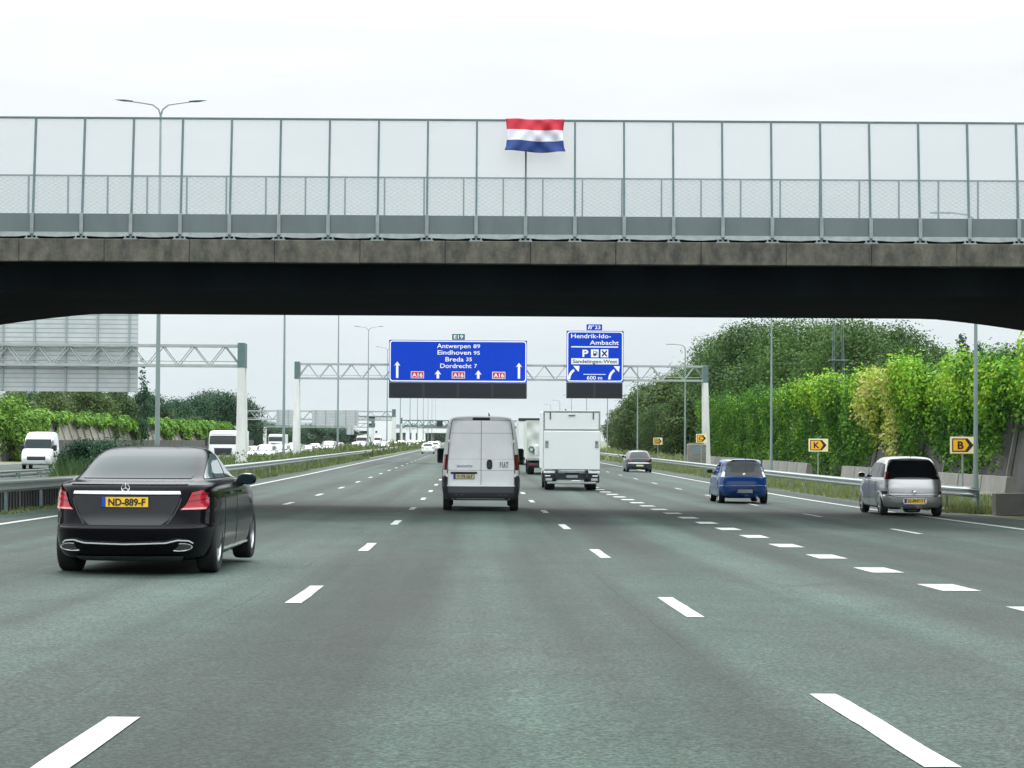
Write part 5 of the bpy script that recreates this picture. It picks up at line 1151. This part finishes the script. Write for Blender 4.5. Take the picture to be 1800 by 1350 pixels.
W1 = smallcar('hatchback', 'white car in the leftmost lane far ahead, nearest of the distant white ones', atx(752, 278), 278, HB, 'paint_white', plate_txt='', plate_z=.62, lowres=True, extras=None, **{**HW, 'rw': [(.84, 1.0), (.82, 1.15), (.74, 1.36)]})
for px, Y, lb, mt_ in ((765, 360, 'white car far ahead just beyond the nearest distant one', None), (758, 430, 'tiny white car far down the leftmost lane', None), (769, 500, 'tiny grey car far down the road beside the van', 'paint_grey'), (905, 300, 'small pale car glimpsed behind the panel van', 'paint_silver')):
    dup(W1, (atx(px, Y), Y, zroad(atx(px, Y), Y)), 0, lb, mats=({'paint_white': mt_} if mt_ else None))

# ---------- queue of oncoming cars beyond the median
SUV = [(.25, .14, 4.3, .82, 3.2, 9), (.32, .05, 4.42, .88, 3.2, 9), (.5, .0, 4.48, .915, 3.3, 9), (.68, .0, 4.48, .92, 3.3, 9), (.95, .06, 4.35, .91, 3.3, 9), (1.05, .10, 4.0, .89, 3.3, 9), (1.1, .14, 3.6, .87, 3.3, 8), (1.2, .2, 3.3, .83, 3.3, 8), (1.4, .34, 2.9, .77, 3.2, 8), (1.55, .46, 2.6, .70, 3, 7), (1.62, .6, 2.35, .60, 2.8, 5), (1.65, .9, 2.0, .35, 2.2, 3), (1.66, 1.2, 1.8, .15, 2, 2)]
GO = 'oncoming cars queuing beyond the median'
ZO = -.25
def onc(px, Y, side=0): return (atx(px, Y), Y, zg(atx(px, Y), Y)+.012)
K = dict(lowres=True, rot=math.pi, group=GO)
C1 = smallcar('car', 'grey rounded car in the oncoming queue just right of the left gantry column', onc(452, 190)[0], 190, HB, 'paint_silver', plate_txt='', plate_z=.45, zoff=onc(452, 190)[2], **K, **HW)
C2 = smallcar('car', 'large silver car second in the oncoming queue, right of the left gantry column', onc(473, 178)[0], 178, SUV, 'paint_silver', track=.78, wb0=.85, wb1=3.55, wr=.35, roofz=1.66, rw=[(.9, 1.12), (.85, 1.5)],
    sw=[([(.55, 1.15), (.70, 1.35), (.85, 1.50)], [(1.65, 1.13), (1.63, 1.3), (1.58, 1.52)]), ([(1.72, 1.13), (1.70, 1.3), (1.65, 1.52)], [(3.2, 1.12), (2.95, 1.3), (2.6, 1.5)])], ws=[(.95, 1.12), (.92, 1.35), (.80, 1.56)], tails=[([(.62, .8), (.66, 1.0)], [(.95, .8), (.95, 1.0)], 'lamp_red_off')], plate_txt='', zoff=onc(473, 178)[2], heads=((.5, .72), (.86, .92)), **K)
queue = [(1, 498, 196, 'paint_grey'), (0, 513, 205, 'paint_grey'), (0, 546, 228, 'paint_dark'), (0, 566, 240, 'paint_grey'), (1, 581, 236, 'paint_dark'), (0, 596, 255, 'paint_red'), 
         (1, 628, 330, 'paint_grey'), (0, 640, 300, 'paint_dark'), (1, 664, 345, 'paint_dark'), (0, 676, 330, 'paint_grey'), (1, 688, 370, 'paint_dark'), (0, 698, 350, 'paint_dark'), (1, 706, 420, 'paint_grey'), (0, 714, 400, 'paint_white'),
         (1, 722, 470, 'paint_grey'), (0, 730, 450, 'paint_white'), (1, 737, 520, 'paint_dark'), (0, 745, 540, 'paint_white'), (1, 520, 260, 'paint_dark'), (0, 556, 290, 'paint_white')]
cn = {None: 'silver', 'paint_white': 'white', 'paint_grey': 'grey', 'paint_red': 'dark red', 'paint_dark': 'dark'}
lm = {498: 'touching the white gantry column from the left', 513: 'directly behind the white gantry column', 535: 'right of the white gantry column', 546: 'a little right of the white gantry column', 566: 'below the wider distant sign back', 581: 'left of the third median lamp', 596: 'just at the third median lamp', 604: 'right of the third median lamp', 628: 'below the white office building', 640: 'at the fourth median lamp', 664: 'under the right part of the office building', 676: 'beside the fifth median lamp', 688: 'at the distant gantry column', 698: 'right of the distant gantry column', 706: 'left of the white pylons', 714: 'just before the white pylons', 722: 'at the foot of the white pylons', 730: 'between the white pylons', 737: 'right of the white pylons', 745: 'furthest, beside the far white cars', 520: 'behind the front row at the white gantry column', 556: 'in the second row below the distant sign backs', 612: 'far back left of the office building'}
for v, px, Y, mt_ in queue:
    dup((C1, C2)[v], onc(px, Y), math.pi+random.uniform(-.02, .02), f"{cn[mt_]} oncoming {'tall car' if v else 'car'} {lm[px]}", GO, None, {'paint_silver': mt_} if mt_ else None)

# ---------- vans
def panel_van(name, label, x, y, paint, rot=0.0, rear=True, zoff=None):
    t = thing(name, label, 'van', (x, y, zroad(x, y+1.5) if zoff is None else zoff), rot)
    B = Body([(.30, .12, 5.70, .90, 7, 24), (.34, .02, 5.84, .97, 7, 24), (.50, .0, 5.90, 1.0, 7, 24), (.66, .0, 5.92, 1.02, 7, 24), (.69, .045, 5.92, 1.02, 7, 24), (.80, .05, 5.90, 1.025, 7, 22), (1.0, .05, 5.78, 1.025, 7, 20), (1.15, .052, 5.55, 1.022, 7, 18), (1.30, .055, 5.20, 1.015, 7, 16), (1.45, .06, 5.02, 1.005, 7, 14),
              (1.8, .075, 4.68, .965, 7, 14), (2.1, .095, 4.36, .925, 7, 12), (2.3, .115, 4.08, .89, 6.5, 10), (2.40, .14, 3.85, .855, 6, 9), (2.465, .20, 3.65, .80, 5, 7), (2.50, .34, 3.4, .68, 4, 5), (2.52, .6, 3.1, .45, 3, 3)])
    o = B.mesh(56, 44).build('body', [paint, 'plastic'], t, fixn=True)
    cut(o, [(s_*.72, s_*1.25, yy, .345, .39) for s_ in (-1, 1) for yy in (1.0, 4.95)])
    m = MB(); m.box(-.72, .72, .6, 5.4, .28, .5); m.build('underbody', 'plastic', t)
    for s_ in (-1, 1):
        for yy in (1.0, 4.95): wheel(t, s_*.885, yy, .34, .23, s_, 8, 'galv_dark')
    surf(B, t, 'windscreen', 'glass_light' if rot else 'glass', lambda z, u: B.F(z, u*B.ol(z)[0][:, 0].max()), [(-.93, 1.38), (-.93, 1.7), (-.92, 2.02)], [(.93, 1.38), (.93, 1.7), (.92, 2.02)], nu=16, nv=10, off=.008)
    sidewin(B, t, [([(3.75, 1.38), (3.75, 1.6), (3.75, 1.98)], [(5.05, 1.36), (4.80, 1.6), (4.40, 1.94)])], 'glass')
    for s_ in (1, -1):
        surf(B, t, 'tail_light', 'lamp_red_off', lambda z, u: B.S(z, u), [(s_*.895, .92), (s_*.895, 1.2), (s_*.885, 1.50)], [(s_*1.16, .92), (s_*1.16, 1.2), (s_*1.14, 1.50)], nu=8, nv=10, off=.012)
        surf(B, t, 'reversing_lamp', 'lamp_clear', lambda z, u: B.S(z, u), [(s_*.90, .94), (s_*.90, 1.09)], [(s_*1.05, .94), (s_*1.05, 1.09)], nu=6, nv=4, off=.018)
        surf(B, t, 'corner_cladding', 'plastic', lambda z, u: B.S(z, u), [(s_*.895, .66), (s_*.893, .915)], [(s_*1.4, .66), (s_*1.4, .915)], nu=10, nv=4, off=.010)
        surf(B, t, 'headlight', 'headlight', lambda z, u: B.F(z, u), [(s_*.62, .88), (s_*.66, 1.12)], [(s_*1.10, .92), (s_*1.12, 1.22)], nu=8, nv=6, off=.01)
        m = MB(); m.box(0, .22, -.10, .08, 0, .42, bev=.04) if s_ > 0 else m.box(-.22, 0, -.10, .08, 0, .42, bev=.04); q = m.build('door_mirror', 'plastic', t); q.location = (s_*1.01, 4.62, 1.22)
        g = MB(); g.box(s_*.03, s_*.18, -.112, -.102, .09, .38); g.build('mirror_glass', 'glass_light', q)
        m = MB(); m.tube((s_*.95, 4.62, 1.35), (s_*1.10, 4.62, 1.35), .03, n=6); m.build('mirror_arm', 'plastic', t)
    surf(B, t, 'grille', 'plastic', lambda z, u: B.F(z, u), [(-.60, .62), (-.62, .86)], [(.60, .62), (.62, .86)], nu=10, nv=5, off=.01)
    surf(B, t, 'rear_bumper', 'plastic', lambda z, u: B.S(z, u), [(-1.3, .32), (-1.35, .665)], [(1.3, .32), (1.35, .665)], nu=34, nv=8, off=.012)
    surf(B, t, 'bumper_step', 'plastic_mid', lambda z, u: B.S(z, u), [(-.86, .50), (-.86, .655)], [(.86, .50), (.86, .655)], nu=24, nv=3, off=.020)
    # rear doors: gap lines, hinges, handle, lamp, plate niche
    S = lambda z, u: B.S(z, u)
    seam(B, t, [(0, .70), (0, 2.42)], S, .012, 'door_gap', 'plastic_mid'); seam(B, t, [(-.885, .70), (-.885, 1.5), (-.86, 1.95), (-.80, 2.40)], S, .012, 'door_gap', 'plastic_mid'); seam(B, t, [(.885, .70), (.885, 1.5), (.86, 1.95), (.80, 2.40)], S, .012, 'door_gap', 'plastic_mid')
    seam(B, t, [(-.80, 2.405), (.80, 2.405)], S, .012, 'door_gap', 'plastic_mid'); seam(B, t, [(-.86, 2.06), (.86, 2.06)], S, .010, 'door_crease', 'galv'); seam(B, t, [(-.885, 1.085), (.885, 1.085)], S, .010, 'door_crease', 'galv'); seam(B, t, [(-.885, 1.38), (.885, 1.38)], S, .006, 'door_crease', 'galv')
    for s_ in (1, -1):
        for zz in (.95, 1.85, 2.25): 
            P = Vector(B.S(zz, s_*(.90 if zz < 1.6 else .885))); m = MB(); m.box(P.x-.03, P.x+.03, P.y-.03, P.y+.01, zz-.04, zz+.04, bev=.01); m.build('hinge', paint, t)
    P = Vector(B.S(2.43, 0)); m = MB(); m.box(-.23, .23, P.y-.045, P.y+.03, 2.395, 2.475, bev=.02); m.build('high_brake_light', 'plastic', t)
    P = Vector(B.S(1.22, .22)); m = MB(); m.prism([(P.x+.075*math.copysign(abs(math.cos(a))**.6, math.cos(a)), 1.24+.13*math.copysign(abs(math.sin(a))**.8, math.sin(a))) for a in [2*math.pi*k/24 for k in range(24)]], P.y-.02, P.y+.01); m.build('rear_handle', 'plastic', t)
    m = MB(); m.box(P.x-.02, P.x+.02, P.y-.05, P.y-.021, 1.16, 1.32, bev=.01); m.build('handle_lever', 'plastic_mid', t)
    if rear:
        P = Vector(B.S(1.02, -.45)); m = MB(); m.box(-.80, -.10, P.y-.03, P.y+.01, .995, 1.045, bev=.01); m.build('plate_lamp_bar', 'plastic', t)
        plate(t, -.45, P.y-.022, .925, 'V-193-GLP', face='plate_pale')
        a = text_mb('F I A T', .19, bold=.012, depth=.004, squeeze=.40, cx=.60, cz=1.235, y=B.S(1.235, .56)[1]-.006); a.build('maker_lettering', 'galv_dark', t)
        a = text_mb('DUCATO', .075, bold=.003, depth=.003, squeeze=1.28, cx=-.43, cz=1.19, y=B.S(1.19, -.46)[1]-.006); a.build('model_lettering', 'galv_dark', t)
    m = MB(); m.path([(.22, 1.2, 2.50), (.20, 1.0, 2.60)], [.03, .012], 6); m.build('antenna', 'plastic', t)
    for (a, b) in ((-.65, .45), (-.5, .45), (.5, .43), (.65, .43)):
        P = Vector(B.S(b, a)); m = MB(); m.lathe([(.001, -.03), (.022, -.028), (.022, .0)], 10, 'y', P); m.build('parking_sensor', 'plastic_mid', t)
    return t
panel_van('panel_van', 'white panel van with closed rear doors straight ahead in our lane', atx(846, 54.5), 54.5, 'paint_van')
Y = 146; panel_van('panel_van', 'white oncoming van at the left edge beyond the median grass', atx(80, Y), Y, 'paint_white', math.pi+.10, False, zg(-30, Y)+.012)

# ---------- box truck with tail lift
def box_truck(x, y, label):
    t = thing('box_truck', label, 'truck', (x, y, zroad(x, y+2)), 0); w = 1.16
    m = MB(); m.box(-w, w, .05, 5.0, .86, 3.26, bev=.03); m.build('cargo_box', 'box_white', t)
    m = MB(); m.box(-w-.01, w+.01, -.0, .055, 3.19, 3.28, bev=.015); m.box(-w-.012, -w+.05, .0, .055, .95, 3.19, bev=.012); m.box(w-.05, w+.012, .0, .055, .95, 3.19, bev=.012); m.build('rear_frame', 'galv', t)
    m = MB(); m.box(-w+.055, w-.055, .002, .045, 2.50, 3.18, bev=.012); m.build('rear_flap', 'box_white', t)
    m = MB(); m.box(-w+.06, w-.06, -.035, .0, 2.455, 2.485); m.build('flap_edge', 'galv', t)
    m = MB(); m.box(-w+.01, w-.01, -.09, -.012, .86, 2.44, bev=.02); m.build('tail_lift_platform', 'box_white', t)
    for s_ in (-1, 1):
        m = MB(); m.box(s_*.88-.02, s_*.88+.02, -.03, .0, 2.92, 3.2); m.build('flap_hinge', 'plastic', t)
        m = MB(); m.box(s_*1.02-.07, s_*1.02+.07, -.115, -.091, 1.75, 2.05, bev=.02); m.build('platform_marker', 'galv', t); m = MB(); m.tube((s_*1.02, -.125, 1.96), (s_*1.02, -.11, 1.96), .03, n=12); m.build('marker_lamp', 'plastic', t)
        m = MB(); m.bar((s_*.62, -.10, .80), (s_*.62, .9, .42), .08, .12); m.box(s_*.62-.06, s_*.62+.06, -.16, -.02, .50, .84, bev=.01); m.build('lift_arm', 'plastic', t)
        m = MB(); m.box(s_*.95-.19, s_*.95+.19, -.05, .03, .33, .64, bev=.02); m.build('lamp_bracket', 'plastic', t)
        m = MB(); m.box(s_*.93-.13, s_*.93+.13, -.075, -.051, .40, .50, bev=.01); m.build('tail_light', 'lamp_dull', t); m = MB(); m.box(s_*.97-.12, s_*.97+.10, -.075, -.051, .575, .625, bev=.01); m.build('marker_light', 'lamp_clear', t)
        for yy, off in ((1.15, .62 if False else .86), (4.95, .92)): wheel(t, s_*off, yy, .36, .26 if yy > 2 else .42, s_, 6, 'galv_dark')
        m = MB(); m.box(s_*1.02-.1, s_*1.02+.1, .6, 1.7, .74, .80, bev=.02); m.build('mudguard', 'plastic', t)
        m = MB(); m.box(s_*.34-.03, s_*.34+.03, .1, 5.8, .52, .70); m.build('chassis_rail', 'plastic', t)
        m = MB(); m.box(s_*.72-.43 if s_ < 0 else .72-.43+.0, s_*.72+.43, -.07, .01, .70, .80, bev=.02); m.build('lift_beam', 'box_white', t)
    m = MB(); m.box(-.55, .55, -.10, -.03, .72, .84, bev=.02); m.build('step_plate', 'galv', t)
    m = MB(); m.box(-1.06, 1.06, -.02, .05, .44, .80, bev=.015); m.build('rear_crossmember', 'plastic', t)
    m = MB(); m.box(-1.0, 1.0, -.10, -.03, .27, .36, bev=.02); m.build('underrun_bar', 'galv', t)
    plate(t, 0, -.04, .58, '', face='galv', w=.50)
    m = MB(); m.box(-.14, .14, -.05, .0, 3.07, 3.11, bev=.01); m.build('high_light', 'galv_dark', t)
    B = Body([(.45, 5.3, 7.1, .95, 6, 12), (.6, 5.25, 7.22, 1.02, 6, 12), (1.1, 5.25, 7.2, 1.03, 6, 12), (1.3, 5.25, 7.0, 1.02, 6, 12), (1.9, 5.28, 6.5, .94, 6, 10), (2.25, 5.35, 6.25, .86, 5, 8), (2.32, 5.5, 6.1, .7, 4, 5)])
    B.mesh(24, 24).build('cab', 'paint_white', t, fixn=True); sidewin(B, t, [([(5.7, 1.35), (5.75, 2.1)], [(6.75, 1.33), (6.3, 2.05)])], 'glass')
    surf(B, t, 'windscreen', 'glass', lambda z, u: B.F(z, u*B.ol(z)[0][:, 0].max()), [(-.9, 1.35), (-.85, 2.15)], [(.9, 1.35), (.85, 2.15)], nu=10, nv=8, off=.01)
    for s_ in (1, -1):
        m = MB(); m.box(s_*1.22-.09, s_*1.22+.09, 6.5, 6.62, 1.35, 1.85, bev=.03); m.tube((s_*1.0, 6.55, 1.6), (s_*1.2, 6.55, 1.6), .025, n=6); m.build('door_mirror', 'box_white', t)
    m = MB(); m.path([(.0, 5.8, 2.3), (0, 5.7, 3.42)], .03, 6); m.build('antenna', 'plastic', t)
    return t
box_truck(atx(1005, 85), 85, 'white box truck with folded tail lift, right of the panel van')

def tarp_truck(x, y, label, H, L, wht, tarp=True, cabm='paint_white'):
    t = thing('curtain_truck' if tarp else 'rigid_truck', label, 'truck', (x, y, zroad(x, y+2)), 0); w = 1.25
    if tarp:
        m = MB(); P = []
        for j in range(25):
            z = 1.0+(H-1.0)*j/24; P.append([(-w+2*w*i/24, .02+.045*math.sin(i*.9+j*.35)*math.sin(math.pi*j/24)+.03*math.sin(i*.35-j*.6), z) for i in range(25)])
        m.grid([r_[::-1] for r_ in P]); m.build('rear_tarpaulin', 'tarp', t)
        m = MB(); P = []
        for j in range(9): P.append([(-w-.02*math.sin(i*1.3)*math.sin(math.pi*j/8), L*i/40, 1.0+(H-1)*j/8) for i in range(41)])
        m.grid(P); m.build('side_curtain', 'tarp', t); m = MB(); m.box(-w+.03, w, .08, L, 1.0, H-.02); m.build('cargo_box', 'tarp', t)
        m = MB()   # round company mark low on the tarpaulin
        m.lathe([(.10, -.07), (.19, -.07)], 20, 'y', (-.98, 0, 1.52)); m.lathe([(.06, -.07), (.14, -.07)], 20, 'y', (-.78, 0, 1.38)); m.build('company_mark', 'post_green', t)
    else:
        m = MB(); m.box(-w, w, .0, L, 1.0, H, bev=.03); m.build('cargo_box', 'box_white', t); m = MB(); m.box(-w-.015, w+.015, -.03, .10, H-.22, H+.03, bev=.01); m.build('top_frame', 'plastic', t)
        m = MB(); m.box(-.008, .008, -.015, .0, 1.05, H-.12); m.box(-.6, -.56, -.03, .0, 1.1, H-.15); m.box(.56, .6, -.03, .0, 1.1, H-.15); m.build('door_bars', 'galv', t)
    m = MB(); m.box(-w, w, -.02, .12, .86, .985, bev=.01); m.build('rear_beam', 'galv' if tarp else 'plastic', t)
    m = MB(); m.box(-1.15, 1.15, -.02, .08, .48, .72, bev=.02); m.build('bumper', 'plastic', t)
    for s_ in (-1, 1):
        m = MB(); m.box(s_*.95-.16, s_*.95+.16, -.04, -.021, .54, .66, bev=.01); m.build('tail_light', 'lamp_red_off', t)
        m = MB(); m.box(s_*.4-.04, s_*.4+.04, .1, L, .70, .86); m.build('chassis_rail', 'plastic', t)
        for yy in (1.5, L-.2): wheel(t, s_*.98, yy, .45, .42 if yy < 2 else .28, s_, 6, 'galv_dark')
    m = MB(); m.box(-.95, .95, 3.0, L-1.2, .38, .84, bev=.03); m.build('side_locker', 'plastic', t)
    m = MB(); m.box(-1.12, 1.12, L+.3, L+2.2, .5, min(H-.3, 2.9), bev=.12); m.build('cab', cabm, t)
    plate(t, 0, -.035, .60, '', face='plate_pale', w=.5)
    return t
tarp_truck(atx(963, 124), 124, 'curtain-sided truck with pale rumpled tarpaulin half hidden behind the box truck', 3.25, 7.5, False)
tarp_truck(atx(938, 172), 172, 'tall white truck with dark top frame furthest of the three in the next lane', 3.85, 9.0, True, tarp=False)

# ---------- oncoming lorry
def lorry(x, y, label, rot=math.pi, sc=1.0):
    t = thing('lorry', label, 'truck', (x, y, zg(x, y)+.012), rot)
    B = Body([(.30, 6.0, 8.2, 1.1, 7, 14), (.4, 5.95, 8.3, 1.2, 7, 14), (1.1, 5.95, 8.32, 1.22, 7, 14), (1.7, 5.97, 8.25, 1.22, 7, 13), (2.5, 6.0, 8.05, 1.18, 6, 12), (2.7, 6.1, 7.9, 1.12, 5, 9), (2.78, 6.3, 7.6, .9, 4, 5)])
    B.mesh(24, 24).build('cab', 'paint_white', t, fixn=True)
    surf(B, t, 'windscreen', 'glass', lambda z, u: B.F(z, u*B.ol(z)[0][:, 0].max()), [(-.92, 1.65), (-.92, 2.35)], [(.92, 1.65), (.92, 2.35)], nu=12, nv=6, off=.012); sidewin(B, t, [([(6.6, 1.6), (6.6, 2.3)], [(7.9, 1.6), (7.8, 2.3)])], 'glass')
    surf(B, t, 'grille', 'plastic', lambda z, u: B.F(z, u*B.ol(z)[0][:, 0].max()), [(-.55, .75), (-.6, 1.35)], [(.55, .75), (.6, 1.35)], nu=8, nv=6, off=.012)
    m = MB(); m.box(-.95, .95, 8.26, 8.34, 2.42, 2.55, bev=.02); m.build('sun_visor', 'paint_white', t)
    for s_ in (1, -1):
        surf(B, t, 'headlight', 'headlight', lambda z, u: B.F(z, u*B.ol(z)[0][:, 0].max()), [(s_*.62, .55), (s_*.62, .78)], [(s_*.98, .58), (s_*.98, .80)], nu=6, nv=4, off=.014)
        m = MB(); m.box(s_*1.38-.1, s_*1.38+.1, 8.1, 8.2, 1.5, 2.25, bev=.03); m.tube((s_*1.15, 8.1, 2.2), (s_*1.38, 8.15, 2.2), .03, n=6); m.build('door_mirror', 'plastic', t)
        for yy in (1.3, 7.2): wheel(t, s_*1.03, yy, .48, .30, s_, 6, 'galv_dark')
    m = MB(); m.box(-1.2, 1.2, 0, 5.6, 1.0, 2.75, bev=.03); m.build('cargo_box', 'box_white', t); m = MB(); m.box(-.5, .5, .2, 7, .6, .95); m.build('chassis', 'plastic', t)
    plate(t, 0, 8.34, .5, '', front=True); return t
LO = lorry(atx(393, 170), 170+8, 'white oncoming lorry partly hidden by the left gantry column')
dup(LO, (atx(485, 330), 338, zg(-30, 330)+.012), math.pi, 'small white oncoming lorry beyond the queue, left of the white gantry column')
dup(LO, (atx(636, 470), 478, zg(-30, 470)+.012), math.pi, 'tiny white oncoming lorry below the office building')
dup(LO, (atx(661, 520), 528, zg(-30, 520)+.012), math.pi, 'tiny pale oncoming lorry right of the office windows')
# ------------------------------------------------------------------ air
hm = bpy.data.materials.new('haze'); hm.use_nodes = True; n = hm.node_tree; n.nodes.clear(); o = n.nodes.new('ShaderNodeOutputMaterial'); v = n.nodes.new('ShaderNodeVolumePrincipled')
v.inputs['Color'].default_value = (.93, .96, 1, 1); v.inputs['Density'].default_value = .00003; v.inputs['Anisotropy'].default_value = .2; n.links.new(v.outputs[0], o.inputs['Volume'])
m = MB(); m.box(-4600, 4600, -70, 7600, -2.2, 60); MATS['haze'] = hm; ho = m.build('haze', 'haze'); ho['kind'] = 'stuff'; ho['label'] = 'thin pale haze in the air'
